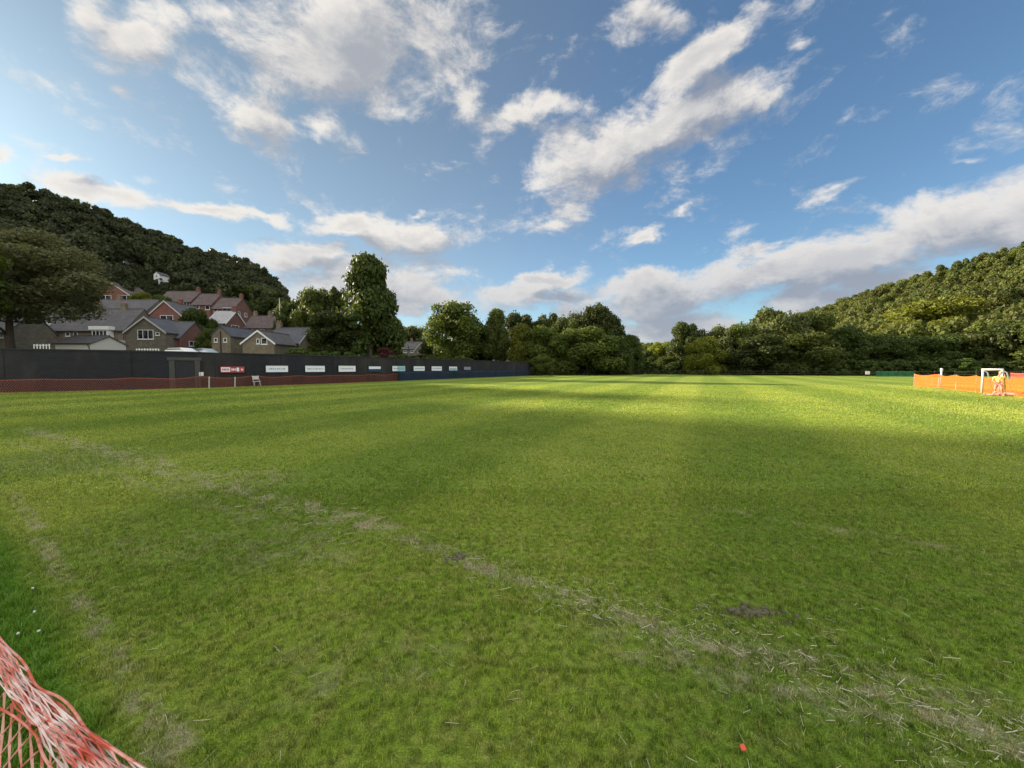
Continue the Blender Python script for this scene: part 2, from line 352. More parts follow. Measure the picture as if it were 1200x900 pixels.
def polar_hill(name, a0, a1, na, rs, hf, m, label):
    az = np.linspace(a0, a1, na); V = []; Fq = []
    for a in az:
        rw = rwall(a)+.25 if hf is hL else 0
        for r in rs:
            rr = max(r, rw) if r > rs[0] else max(rw, rs[0]) if hf is hL else r
            x = rr*math.sin(R(a)); y = rr*math.cos(R(a)); z = hf(x, y)
            if rr > 105: z += 1.2*math.sin(x*.05)*math.cos(y*.043)*min(1, (rr-105)/100)
            V.append((x, y, z))
    k = len(rs)
    for i in range(na-1):
        for j in range(k-1): Fq.append((i*k+j, (i+1)*k+j, (i+1)*k+j+1, i*k+j+1))
    return tag(link(name, npmesh(name, V, Fq), m, None, True), label, None, None, 'structure')
polar_hill('hill', -115, 4, 160, [20]+list(np.linspace(30, 130, 50))+list(np.linspace(136, 360, 40))+[400, 460, 520, 700, 900], hL, M['slope'], 'hillside rising behind the village on the left')
polar_hill('hill', 22, 100, 90, list(np.linspace(118, 400, 50))+[450, 560, 700, 900], hR, M['woodfloor'], 'wooded hillside on the right')
def hF(x, y):
    r = math.hypot(x, y); az = az_of(x, y); return float(np.interp(r, [300, 700, 1100], [-.5, 24+5*math.sin(az*.4), 0]))
polar_hill('hill', -24, 34, 50, [300, 400, 500, 600, 700, 900, 1100], hF, M['woodfloor'], 'low distant hill beyond the trees')

# ------------------------------------------------------------------ trees
def crown_mesh(name, seed, lobes=22, leaves=9000, leaf=.035, shape='round', low=.1):
    r = np.random.default_rng(seed)
    def env(t):   # radius of the crown at relative height t
        if shape == 'round': return .5*np.sqrt(np.clip(1-((t-.47)/.53)**2, 0, 1))**.8
        if shape == 'tall': return .5*np.clip(1.02-t, 0, 1)**.42*np.clip(t/.16, 0, 1)**.5
        if shape == 'cone': return (.5*np.clip(1-t, 0, 1)**.52)*np.clip(t/.12, 0, 1)**.5
        return .5*np.clip(1-t**3, 0, 1)**.5*np.clip(t/.1+.4, 0, 1)**.5      # bush
    C = []; RR = []
    for i in range(lobes):
        t = (i+.5)/lobes*.86+.07+r.uniform(-.04, .04); e = float(env(np.array(t))); a = i*2.4+r.uniform(-.6, .6); lr = r.uniform(.085, .175)*(1 if lobes < 45 else .8)
        lr = min(lr, .06+e*.6); rad = max(0, e-lr*.7)*(r.uniform(.75, 1.1) if i % 3 else r.uniform(.1, .6))
        C.append((rad*math.cos(a), rad*math.sin(a), min(t, 1-lr*.8))); RR.append(lr)
    C = np.array(C); RR = np.array(RR)
    n = leaves; w = RR**2; li = r.choice(lobes, n, p=w/w.sum())
    d = r.normal(size=(n, 3)); d[:, 2] = d[:, 2]*.9+.25; d /= np.linalg.norm(d, axis=1)[:, None]
    rr = RR[li]*np.where(r.random(n) < .72, r.uniform(.80, 1.14, n), r.uniform(.3, 1.45, n))
    # clumpy: push leaves towards sub clumps
    sub = r.normal(size=(lobes, 9, 3)); sub /= np.linalg.norm(sub, axis=2)[:, :, None]
    k = r.integers(0, 9, n); pull = r.uniform(0, .55, n)[:, None]; d = d*(1-pull)+sub[li, k]*pull; d /= np.linalg.norm(d, axis=1)[:, None]
    P = C[li]+d*rr[:, None]*np.array([1, 1, .82])
    nrm = d*.9+r.normal(size=(n, 3))*.75; nrm /= np.linalg.norm(nrm, axis=1)[:, None]
    a = np.cross(nrm, r.normal(size=(n, 3))); a /= np.linalg.norm(a, axis=1)[:, None]; b = np.cross(nrm, a)
    s = leaf*r.uniform(.5, 1.25, n)[:, None]
    cs = []
    for (u, v) in ((-1, -.15), (.1, -.8), (1, .1), (-.1, .85)):
        cs.append(P+a*u*s*r.uniform(.75, 1.15, n)[:, None]+b*v*s*r.uniform(.6, 1.1, n)[:, None]+nrm*s*(.25 if abs(u) > .5 else -.1))
    V = np.stack(cs, 1).reshape(-1, 3); Fq = np.arange(n*4).reshape(-1, 4)
    V[:, 2] = np.maximum(V[:, 2], -.01)
    return npmesh(name, V, Fq)
def trunk_mesh(name, seed, limbs=7, rad=.022, top=.85):
    rn = random.Random(seed); mb = MB(); pts = [(0, 0, -.03)]; x = y = 0
    for i in range(1, 7):
        x += rn.uniform(-.012, .012); y += rn.uniform(-.012, .012); pts.append((x, y, i/6*top))
    mb.tube(pts, [rad*1.35, rad, rad*.85, rad*.7, rad*.5, rad*.33, rad*.12], 9)
    for k in range(limbs):
        i = rn.choice((1, 2, 3, 3, 4)); p = Vector(pts[i]); a = rn.uniform(0, 6.28); L = rn.uniform(.16, .3)
        d = Vector((math.cos(a), math.sin(a), rn.uniform(.5, 1.2))).normalized()
        q1 = p+d*L*.5+Vector((0, 0, .01)); q2 = p+d*L+Vector((rn.uniform(-.03, .03), rn.uniform(-.03, .03), .04))
        mb.tube([p, q1, q2], [rad*.5, rad*.32, rad*.1], 6)
        for _ in range(2):
            e = q1+Vector((rn.uniform(-.1, .1), rn.uniform(-.1, .1), rn.uniform(.03, .12))); mb.tube([q1, e], [rad*.22, rad*.06], 5)
    me = bpy.data.meshes.new(name); me.from_pydata(mb.v, [], mb.f); me.update()
    for p in me.polygons: p.use_smooth = True
    return me
M['bark'] = mat('bark', (.09, .07, .055), .9, .4, 4, .6)
LM = {'dark': leafmat('leaves_dark', (.045, .068, .015), .35), 'mid': leafmat('leaves_mid', (.068, .098, .020), .4),
      'yellow': leafmat('leaves_yellow_green', (.13, .16, .022), .4), 'pale': leafmat('leaves_pale', (.09, .12, .040), .35),
      'grey': leafmat('leaves_glare_lift', (.12, .135, .075), .4), 'purple': leafmat('leaves_purple', (.07, .022, .022), .3), 'hedge': leafmat('leaves_hedge', (.05, .085, .018), .3)}  # grey: leaf colour of the left-edge tree, lightened to imitate glare
CR = {}
def crown(shape, k, leaves=17000, leaf=.024, lobes=44):
    key = (shape, k, leaves)
    if key not in CR: CR[key] = crown_mesh('crown', 100+k*17+len(shape), lobes, leaves, leaf, shape)
    return CR[key]
TR = [trunk_mesh('trunk', s) for s in range(4)]
def tree(px, Y, top, wpx, kind='dark', shape='round', k=0, label='', group=None, base=.1, leaves=17000, leaf=.024, lobes=44, name='tree', cat='tree', X=None, z0=None):
    p = at(px, HOR, Y)
    z = z0 if z0 is not None else (hL(p.x, p.y) if az_of(p.x, p.y) < 2 and math.hypot(p.x, p.y) > rwall(az_of(p.x, p.y)) else (max(0, hR(p.x, p.y)) if az_of(p.x, p.y) > 24 and math.hypot(p.x, p.y) > 120 else 0.0))
    ztop = at(px, top, Y).z; H = ztop-z; w = wpx*Y/F
    root = empty(name, (p.x, p.y, z), random.uniform(0, 6.28), label, cat, group)
    me = crown(shape, k, leaves, leaf, lobes)
    c = bpy.data.objects.new('crown', me); COL.objects.link(c); c.parent = root; c.location = (0, 0, H*base); c.scale = (w*1.04, w*1.04, H*(1-base)*1.02)
    if len(me.materials) == 0: me.materials.append(LM[kind])
    c.material_slots[0].link = 'OBJECT'; c.material_slots[0].material = LM[kind]
    tm = TR[k % 4]
    t = bpy.data.objects.new('trunk', tm); COL.objects.link(t); t.parent = root; t.scale = ((H*.6+w*.4), (H*.6+w*.4), H)
    if len(tm.materials) == 0: tm.materials.append(M['bark'])
    return root
G1 = 'trees along the far side of the field'
far_trees = [
 (533, 100, 357, 66, 'mid', 'round', 0, .12, 'broad round-topped tree with yellow-lit crown, leftmost of the row at the end of the wall'),
 (563, 106, 388, 36, 'dark', 'round', 1, .1, 'short dark tree filling the gap between the round-topped tree and its slim neighbour'),
 (581, 100, 364, 34, 'mid', 'tall', 0, .14, 'slim upright tree just right of the broad round-topped tree'),
 (612, 112, 369, 50, 'dark', 'round', 2, .1, 'dark flat-topped tree behind the yellow-green tree'),
 (641, 112, 370, 40, 'dark', 'round', 3, .1, 'dark tree with several small domes, behind and right of the yellow-green tree'),
 (611, 97, 382, 38, 'yellow', 'tall', 1, .04, 'bright yellow-green young tree near the end of the dark wall'),
 (640, 95, 384, 54, 'mid', 'round', 1, .02, 'bushy mid-green tree right of the yellow-green one, where the wall ends'),
 (634, 84, 416, 26, 'mid', 'bush', 3, .0, 'small round bush hiding the far end of the dark wall'),
 (668, 103, 374, 46, 'mid', 'round', 2, .04, 'tree with sunlit top left of the tallest dark tree in the middle clump'),
 (694, 106, 360, 56, 'dark', 'round', 0, .06, 'tallest dark tree of the middle clump'),
 (716, 102, 371, 46, 'dark', 'tall', 2, .05, 'dark tree sloping down on the right side of the middle clump'),
 (688, 93, 386, 78, 'mid', 'bush', 0, .0, 'wide low grey-green tree in front of the middle clump'),
 (722, 94, 395, 40, 'dark', 'bush', 1, .0, 'dark low tree in front of the right side of the middle clump'),
 (740, 100, 394, 32, 'dark', 'tall', 0, .02, 'small dark tree closing the middle clump on the right, beside the gap'),
 (758, 112, 412, 30, 'dark', 'bush', 2, .0, 'low dark bush in the gap between the two tree groups'),
 (776, 125, 402, 34, 'yellow', 'round', 3, .03, 'pale yellowish distant tree seen in the gap'),
 (779, 108, 418, 26, 'mid', 'bush', 1, .0, 'small green bush right of the low dark bush in the gap'),
 (806, 104, 379, 40, 'dark', 'round', 1, .05, 'dark tree with ragged top, first one right of the gap'),
 (792, 112, 398, 28, 'dark', 'tall', 1, .04, 'small dark tree peeping out left of the ragged-topped tree'),
 (825, 95, 396, 44, 'yellow', 'bush', 2, .0, 'light green rounded low tree in front of the ragged-topped tree'),
 (851, 100, 384, 46, 'pale', 'round', 2, .02, 'pale green tree between the light low tree and the big grey-green one'),
 (872, 98, 381, 44, 'mid', 'round', 3, .02, 'mid-green tree touching the left flank of the big grey-green tree'),
 (906, 99, 364, 64, 'pale', 'round', 0, .03, 'big grey-green domed tree, tallest right of the gap'),
 (942, 99, 369, 58, 'mid', 'round', 1, .03, 'large green tree forming the right shoulder of the big domed tree'),
 (893, 90, 394, 62, 'dark', 'bush', 3, .0, 'dark low tree at the foot of the big grey-green dome'),
 (945, 90, 392, 64, 'mid', 'bush', 0, .0, 'mid-green low tree left of the dark gap in the right-hand row'),
 (985, 96, 386, 54, 'dark', 'round', 2, .02, 'very dark tree at the left foot of the sunlit right-hand hill'),
 (1022, 96, 391, 46, 'dark', 'round', 3, .02, 'dark tree below the left slope of the hill, left of the tall yellow-green tree'),
 (1093, 116, 354, 84, 'yellow', 'round', 1, .05, 'tall yellow-green sunlit tree standing in front of the right-hand hill'),
 (1052, 108, 376, 46, 'yellow', 'round', 2, .04, 'smaller yellow-green tree just left of the tall sunlit one'),
 (1055, 92, 395, 56, 'dark', 'bush', 1, .0, 'dark low tree behind the left end of the orange barrier'),
 (1100, 90, 393, 64, 'dark', 'bush', 2, .0, 'dark spreading tree behind the single white post'),
 (1148, 90, 388, 60, 'mid', 'round', 0, .02, 'mid-green tree directly behind the small goal'),
 (1158, 112, 369, 56, 'yellow', 'round', 3, .04, 'yellowish tree showing above the tree behind the goal'),
 (1193, 84, 378, 64, 'dark', 'round', 3, .02, 'dark tree cut by the right edge of the picture'),
 (1240, 78, 372, 80, 'mid', 'round', 2, .02, 'broad tree just outside the right edge'),
 (1300, 74, 366, 90, 'dark', 'round', 1, .02, 'dark broad tree further right, beyond the edge of the picture'),
]
for (px, Y, top, w, kind, shp, k, base, lab) in far_trees:
    tree(px, Y, top, w, kind, shp, k, lab, G1, base)
G2 = 'trees behind the dark wall'
for (px, Y, top, w, kind, shp, k, base, lab, gr) in [
 (434, 64, 303, 84, 'dark', 'cone', 5, .10, 'very tall dark tree with tapering top, behind the row of white boards', G2),
 (396, 62, 368, 62, 'dark', 'round', 1, .14, 'dark rounded tree at the left foot of the very tall tree', G2),
 (456, 70, 372, 34, 'mid', 'round', 3, .1, 'small olive tree at the right foot of the very tall tree', G2),
 (395, 96, 340, 34, 'dark', 'round', 3, .1, 'dark open-crowned tree showing left of the very tall tree, sky between its branches', G2),
 (372, 92, 341, 46, 'mid', 'round', 0, .1, 'green tree with sunlit top right of the village roofs', G2),
 (350, 96, 352, 48, 'dark', 'round', 2, .08, 'dark tree rising behind the small stone gable', G2),
 (375, 78, 378, 40, 'mid', 'bush', 3, .02, 'mid-green bushy tree beside the right-hand end of the stone houses', G2),
 (236, 84, 364, 36, 'dark', 'round', 1, .02, 'dark round garden tree between the brick gable house and the pale-roofed house', 'trees among the houses'),
 (247, 76, 386, 26, 'mid', 'bush', 0, .0, 'low green bush left of the stone house with the narrow gable', 'trees among the houses'),
 (296, 150, 338, 66, 'mid', 'round', 2, .05, 'domed green tree above the long dark roof', 'trees among the houses'),
 (268, 158, 334, 50, 'dark', 'round', 0, .05, 'dark tree behind the right end of the brick terrace', 'trees among the houses'),
 (325, 130, 350, 42, 'dark', 'round', 3, .05, 'dark tree at the right foot of the wooded hill, by the street lamp', 'trees among the houses'),
 (172, 118, 344, 30, 'yellow', 'bush', 2, .0, 'light green bush in the garden below the brick terrace', 'trees among the houses'),
 (192, 119, 347, 26, 'mid', 'bush', 1, .0, 'small green bush in front of the left end of the brick terrace', 'trees among the houses'),
 (452, 58, 408, 24, 'purple', 'bush', 0, .0, 'dark purple-red bush behind the wall at the foot of the very tall tree', G2),
 (483, 150, 384, 40, 'pale', 'round', 1, .05, 'grey-green tree behind the small far house', G2),
 (504, 118, 398, 26, 'dark', 'bush', 3, .0, 'low dark bush left of the broad round-topped tree', G2),
 (498, 84, 416, 44, 'mid', 'bush', 2, .0, 'low olive bush just behind the wall, below the far house', G2),
 (352, 56, 408, 34, 'pale', 'bush', 1, .0, 'pale green bush behind the wall right of the stone houses', G2),
]:
    tree(px, Y, top, w, kind, shp, k, lab, gr, base)
big = tree(14, 52, 268, 164, 'grey', 'round', 9, 'large spreading tree at the left edge, standing behind the wall', G2, .26, 40000, .0125, 70)
tree(-95, 40, 255, 150, 'mid', 'round', 8, 'large tree beyond the left edge, behind the wall', G2, .2, 30000, .018, 60)

# woods on the hillsides: one mass each
def wood(name, label, pts, protos, kind):
    """pts: list of (x,y,z,scale,rot,idx)"""
    col = bpy.data.collections.new(name+'_sources')
    for i, me in enumerate(protos):
        o = bpy.data.objects.new('%s_crown_%d' % (name, i), me); col.objects.link(o)
    me = bpy.data.meshes.new(name); me.from_pydata([p[:3] for p in pts], [], [])
    for nm, k in (('scl', 3), ('rot', 4)):
        a = me.attributes.new(nm, 'FLOAT', 'POINT'); a.data.foreach_set('value', [p[k] for p in pts])
    a = me.attributes.new('idx', 'INT', 'POINT'); a.data.foreach_set('value', [int(p[5]) for p in pts])
    o = bpy.data.objects.new(name, me); COL.objects.link(o); tag(o, label, None, None, kind)
    ng = bpy.data.node_groups.new(name, 'GeometryNodeTree')
    ng.interface.new_socket('Geometry', in_out='INPUT', socket_type='NodeSocketGeometry'); ng.interface.new_socket('Geometry', in_out='OUTPUT', socket_type='NodeSocketGeometry')
    gi = N(ng, 'NodeGroupInput'); go = N(ng, 'NodeGroupOutput'); ip = N(ng, 'GeometryNodeInstanceOnPoints'); ci = N(ng, 'GeometryNodeCollectionInfo')
    ci.inputs['Collection'].default_value = col; ci.inputs['Separate Children'].default_value = True; ci.inputs['Reset Children'].default_value = True
    def na(nm, dt):
        n = N(ng, 'GeometryNodeInputNamedAttribute', data_type=dt); n.inputs[0].default_value = nm; return n.outputs[0]
    cx = N(ng, 'ShaderNodeCombineXYZ'); ng.links.new(na('rot', 'FLOAT'), cx.inputs[2])
    ng.links.new(gi.outputs[0], ip.inputs['Points']); ng.links.new(ci.outputs[0], ip.inputs['Instance']); ip.inputs['Pick Instance'].default_value = True
    ng.links.new(na('idx', 'INT'), ip.inputs['Instance Index']); ng.links.new(cx.outputs[0], ip.inputs['Rotation']); ng.links.new(na('scl', 'FLOAT'), ip.inputs['Scale'])
    ng.links.new(ip.outputs[0], go.inputs[0])
    md = o.modifiers.new('scatter', 'NODES'); md.node_group = ng; return o
def wood_protos(tagname, kinds, leaves, leaf, n=5):
    out = []
    for i in range(n):
        me = crown_mesh(tagname, 500+i*7+len(tagname), 16, leaves, leaf, ('round', 'bush', 'tall', 'round', 'bush', 'round')[i % 6])
        me.transform(Matrix.Diagonal((9.5, 9.5, 11.5, 1))); me.materials.append(LM[kinds[i % len(kinds)]]); out.append(me)
    return out
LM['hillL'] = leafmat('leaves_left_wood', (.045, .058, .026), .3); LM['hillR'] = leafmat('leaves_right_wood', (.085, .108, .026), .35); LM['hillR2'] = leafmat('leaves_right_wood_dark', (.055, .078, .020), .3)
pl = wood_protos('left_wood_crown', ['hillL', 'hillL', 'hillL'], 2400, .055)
pts = []
for a in np.arange(-92, -27.5, .1):
    pass
def scatter(a0, a1, r0, r1, sp, hf, n_id, cond=None, smin=.7, smax=1.3):
    out = []; r = r0
    while r < r1:
        da = math.degrees(sp/r); a = a0
        while a < a1:
            aa = a+random.uniform(-.45, .45)*da; rr = r+random.uniform(-.45, .45)*sp
            x = rr*math.sin(R(aa)); y = rr*math.cos(R(aa))
            if cond is None or cond(aa, rr, x, y): out.append((x, y, hf(x, y)-1.2, random.uniform(smin, smax), random.uniform(0, 6.28), random.randrange(n_id)))
            a += da
        r += sp*.9
    return out
def incl(aa, rr): return (168 < rr < 238 and abs(aa-px_az(188)) < 2.1) or (195 < rr < 257 and abs(aa-px_az(150)) < 1.7)
def clr(aa, rr, x, y):
    return not incl(aa, rr)
ptsL = scatter(-95, px_az(329), 172, 375, 6.4, hL, 5, clr, .5, 1.4)
ptsL += scatter(px_az(329), px_az(470), 180, 330, 8, hL, 5, None, .45, .75)
ptsL += scatter(px_az(130), px_az(210), 168, 257, 3.6, hL, 5, lambda aa, rr, x, y: incl(aa, rr), .26, .42)
ptsL += scatter(-95, -56, 90, 172, 9, hL, 5)
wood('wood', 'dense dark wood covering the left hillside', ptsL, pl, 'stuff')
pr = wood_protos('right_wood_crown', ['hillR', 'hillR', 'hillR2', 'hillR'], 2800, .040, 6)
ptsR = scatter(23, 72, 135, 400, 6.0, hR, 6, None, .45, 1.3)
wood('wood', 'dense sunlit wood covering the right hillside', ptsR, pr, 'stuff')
ptsF = scatter(-22, 32, 480, 760, 16, hF, 6, None, 1.0, 1.6)
wood('wood', 'distant wood on the low hill beyond the gap', ptsF, pr, 'stuff')

# dark undergrowth below the far trees: hedge as one mass
def bush_proto(name, kind, n, leaf):
    me = crown_mesh(name, 900+n, 14, n, leaf, 'bush'); me.transform(Matrix.Diagonal((4.4, 3.4, 3.0, 1))); me.materials.append(LM[kind]); return me
hp = [bush_proto('undergrowth_clump', 'dark', 1800, .05), bush_proto('undergrowth_clump', 'hedge', 1900, .05)]
ptsH = []
for px in np.arange(628, 1330, 3.0):
    Yb = float(np.interp(px, [628, 760, 900, 1330], [92, 104, 88, 70]))+random.uniform(0, 6); p = at(px, HOR, Yb)
    ptsH.append((p.x, p.y, -.1, random.uniform(.7, 1.25), random.uniform(0, 6.28), random.randrange(2)))
wood('undergrowth', 'dark undergrowth along the feet of the far trees', ptsH, hp, 'stuff')
ptsH = []
for px in list(np.arange(352, 640, 5.0))+list(np.arange(-60, 20, 12.0)):
    az = px_az(px); rr = rwall(az)+random.uniform(2.0, 4.5); x, y = rr*math.sin(R(az)), rr*math.cos(R(az))
    if random.random() < .8: ptsH.append((x, y, hL(x, y)-.5, random.uniform(.35, .62), random.uniform(0, 6.28), random.randrange(2)))
wood('undergrowth', 'low hedge growth showing over the dark wall', ptsH, hp, 'stuff')

# ------------------------------------------------------------------ dark boundary wall with its door and the boards on it
def wall_mat():
    m, nt, out, g = newmat('dark_wall'); pos = N(nt, 'ShaderNodeNewGeometry').outputs['Position']
    x, y, z = g.sep(pos); v = g.comb(g.m('ADD', g.m('MULTIPLY', x, .8), g.m('MULTIPLY', y, .6)), z, 0.0)
    b = N(nt, 'ShaderNodeTexBrick'); g.put(b.inputs['Vector'], v); b.inputs['Scale'].default_value = 1; b.inputs['Brick Width'].default_value = .38; b.inputs['Row Height'].default_value = .14
    b.inputs['Mortar Size'].default_value = .02
    b.inputs['Color1'].default_value = (.011, .011, .015, 1); b.inputs['Color2'].default_value = (.018, .017, .020, 1); b.inputs['Mortar'].default_value = (.010, .010, .012, 1)
    n = g.noise(g.v('MULTIPLY', pos, (1, 1, .35)), .5, 6, .6)
    c = g.mix(g.ss(n, .42, .68), b.outputs['Color'], (.034, .030, .028)); n2 = g.noise(pos, .22, 3, .5)
    c = g.mix(g.ss(n2, .5, .7, 0, .6), c, (.011, .014, .024))
    p = N(nt, 'ShaderNodeBsdfPrincipled'); g.put(p.inputs['Base Color'], c); p.inputs['Roughness'].default_value = .9
    nt.links.new(bump(g, g.m('ADD', b.outputs['Fac'], g.noise(pos, 9, 4)), .6, -.03), p.inputs['Normal']); nt.links.new(p.outputs[0], out.inputs[0]); return m
M['wall'] = wall_mat(); M['coping'] = mat('wall_coping', (.028, .027, .029), .85, .3, 2)
M['stone_pale'] = mat('pale_stone', (.058, .055, .053), .85, .3, 2); M['door_dark'] = mat('old_door_paint', (.016, .016, .019), .6, .3, 3)
def offset_line(pts, d):
    out = []
    for i, p in enumerate(pts):
        t = (pts[min(i+1, len(pts)-1)]-pts[max(i-1, 0)]).normalized(); n = Vector((-t.y, t.x, 0))   # left of travel = away from the field
        out.append(p+n*d)
    return out
def strip(mb, pts, d0, d1, z0, z1, wob=0):
    a = offset_line(pts, d0); b = offset_line(pts, d1); n = len(pts); base = len(mb.v)
    for i in range(n):
        dz = (math.sin(i*1.7)*wob)
        mb.v += [(*a[i].xy, z0), (*b[i].xy, z0), (*b[i].xy, z1+dz), (*a[i].xy, z1+dz)]
    for i in range(n-1):
        k = base+i*4
        for j in range(4): mb.f.append((k+j, k+(j+1) % 4, k+4+(j+1) % 4, k+4+j))
    mb.f += [(base, base+3, base+2, base+1), (base+n*4-4, base+n*4-3, base+n*4-2, base+n*4-1)]
def resample(pts, step):
    out = [pts[0]]; 
    for a, b in zip(pts[:-1], pts[1:]):
        n = max(1, int(round((b-a).length/step)))
        for i in range(1, n+1): out.append(a.lerp(b, i/n))
    return out
wpts = resample(WALL, 2.5)
wallr = empty('boundary_wall', tuple(WALL[4]), 0, 'long dark stone boundary wall behind the left side of the field', 'wall')
def to_local(root, o): o.location = -Vector(root.location); return o
mb = MB(); strip(mb, wpts, 0, .4, -.2, WALL_TOP-.1, .02); to_local(wallr, mb.build('wall_body', M['wall'], wallr))
mb = MB(); strip(mb, wpts, -.05, .45, WALL_TOP-.098, WALL_TOP, .02); to_local(wallr, mb.build('coping', M['coping'], wallr))
for i in range(3, len(wpts)-1, 2):
    p = wpts[i]; t = (wpts[i+1]-wpts[i-1]).normalized(); Mp = Matrix.Translation(p-Vector(wallr.location)) @ Matrix.Rotation(math.atan2(t.y, t.x), 4, 'Z')
    mb = MB(); mb.box(-.22, .22, -.055, -.003, -.1, WALL_TOP-.16+random.uniform(-.04, .04), Mp); mb.build('pier', M['wall'], wallr)
wl = WALL; cum = [0]
for a, b in zip(wl[:-1], wl[1:]): cum.append(cum[-1]+(b-a).length)
def on_wall(px):
    """point and direction on the wall face where image column px meets it"""
    az = px_az(px)
    for a, b in zip(wl[:-1], wl[1:]):
        if az_of(a.x, a.y) <= az < az_of(b.x, b.y):
            d = Vector((math.sin(R(az)), math.cos(R(az)), 0)); e = b-a
            den = d.x*e.y-d.y*e.x; t = (a.x*e.y-a.y*e.x)/den
            return d*t, e.normalized()
def frame_at(px, off=-.03):
    p, t = on_wall(px); n = Vector((t.y, -t.x, 0))      # towards the field
    q = p+n*(-off); 
    return q, math.atan2(t.y, t.x)
# door
q, rz = frame_at(217, 0)
Mx = Matrix.Translation(q) @ Matrix.Rotation(rz, 4, 'Z')
def inv_parent(o, root): o.parent = root; return o
dl = Matrix.Translation(-Vector(wallr.location)) @ Mx
mb = MB()
mb.box(-.95, -.6, -.12, -.004, 0, 2.2, dl); mb.box(.6, .95, -.12, -.004, 0, 2.2, dl); mb.box(-1.05, 1.05, -.14, -.004, 2.204, 2.45, dl)
mb.build('door_surround', M['stone_pale'], wallr, .02)
mb = MB(); mb.box(-.597, .597, -.05, -.004, .02, 2.2, dl)
for i in range(5): mb.box(-.58+i*.235, -.38+i*.235, -.07, -.052, .06, 2.15, dl)
mb.build('door', M['door_dark'], wallr)
# boards
M['white'] = mat('white_board', (.72, .74, .78), .45, .05, 4, .05); M['red'] = mat('red_board', (.42, .045, .06), .5, .15, 4, .05)
M['navy'] = mat('navy_board', (.03, .045, .11), .5, .15, 4, .05); M['teal'] = mat('teal_print', (.25, .5, .52), .5, .1, 4, .05)
M['ink'] = mat('blue_print', (.10, .14, .25), .5, .1, 4, .05); M['frame'] = mat('dark_frame', (.02, .02, .022), .5, .2, 4, .05)
boards = [(258, 286, 429.6, 436.4, 'red', 'long red and white board, leftmost on the wall, beside the pale folding chair'),
 (311, 337, 428.6, 436, 'white', 'largest plain white board, first right of the red and white one'),
 (357, 380, 428.6, 435.8, 'white', 'white board with a faint lilac tint, second right of the red and white one'),
 (396, 416, 428.6, 435.6, 'white', 'white board below the dark rounded tree, left of the navy board'),
 (431, 446, 428.8, 435.4, 'navy', 'navy board with a white upper band'),
 (459, 474, 428.9, 434.9, 'tealboard', 'half white, half teal board, right of the navy board'),
 (484, 497, 429.2, 434.6, 'white', 'small white board just right of the half teal one'),
 (505, 517, 429.3, 434.4, 'white', 'small white board, last plain white one before the teal and white one'),
 (525.5, 535, 429.6, 434.2, 'tealboard2', 'small teal and white board near the far end of the wall'),
 (543, 551, 429.8, 433.4, 'grey', 'tiny grey board, furthest from the camera on the wall')]
M['greyb'] = mat('grey_board', (.22, .23, .28), .5, .1, 4, .05)
for (x0, x1, y0, y1, kind, lab) in boards:
    a, ta = on_wall(x0); b, tb = on_wall(x1); c = (a+b)/2; L = (b-a).length; rz = math.atan2((b-a).y, (b-a).x)
    Yc = c.y; z1 = at(300, y0, Yc).z; z0 = at(300, y1, Yc).z; n = Vector(((b-a).normalized().y, -(b-a).normalized().x, 0))
    o = empty('advertising_board', tuple(c+n*.12+Vector((0, 0, z0))), rz, lab, 'board', 'boards fixed along the dark wall'); h = z1-z0
    mb = MB(); mb.box(-L/2, L/2, -.0, .05, 0, h); mb.build('panel', M[{'red': 'red', 'navy': 'navy', 'grey': 'greyb'}.get(kind, 'white')], o, .006)
    mb = MB(); t = .045
    mb.box(-L/2-t, L/2+t, -.02, .055, -t, -.002); mb.box(-L/2-t, L/2+t, -.02, .055, h+.002, h+t); mb.box(-L/2-t, -L/2-.002, -.02, .055, 0, h); mb.box(L/2+.002, L/2+t, -.02, .055, 0, h)
    mb.build('frame', M['frame'], o)
    def slab(nm, u0, u1, v0, v1, m, y=-.004):
        k = MB(); k.box(-L/2+u0*L, -L/2+u1*L, y-.004, y, v0*h, v1*h); return k
    if kind == 'red':
        slab('', .03, .40, .12, .88, None).build('printed_panel', M['white'], o)
        for i in range(5): k = MB(); k.box(-L/2+(.07+i*.062)*L, -L/2+(.11+i*.062)*L, -.014, -.009, .3*h, .68*h); k.build('print', M['red'], o)
        for i, (u, w_) in enumerate(((.45, .05), (.52, .05), (.6, .04), (.67, .1), (.86, .04), (.92, .03))): k = MB(); k.box(-L/2+u*L, -L/2+(u+w_)*L, -.014, -.002, (.32 if i != 3 else .18)*h, (.66 if i != 3 else .82)*h); k.build('print', M['white'], o)
    elif kind == 'navy': slab('', .04, .96, .45, .9, None).build('printed_panel', M['white'], o)
    elif kind == 'tealboard': slab('', .38, .97, .06, .94, None).build('printed_panel', M['teal'], o)
    elif kind == 'tealboard2': slab('', .05, .95, .06, .5, None).build('printed_panel', M['teal'], o)
    if kind in ('white', 'tealboard', 'tealboard2'):
        k = MB(); rn = random.Random(int(x0))
        u = .12
        while u < .86:
            w_ = rn.uniform(.03, .09); k = MB(); k.box(-L/2+u*L, -L/2+(u+w_)*L, -.014, -.010, .42*h, (.53+rn.random()*.1)*h); u += w_+rn.uniform(.02, .05); k.build('print', M['greyb'], o)

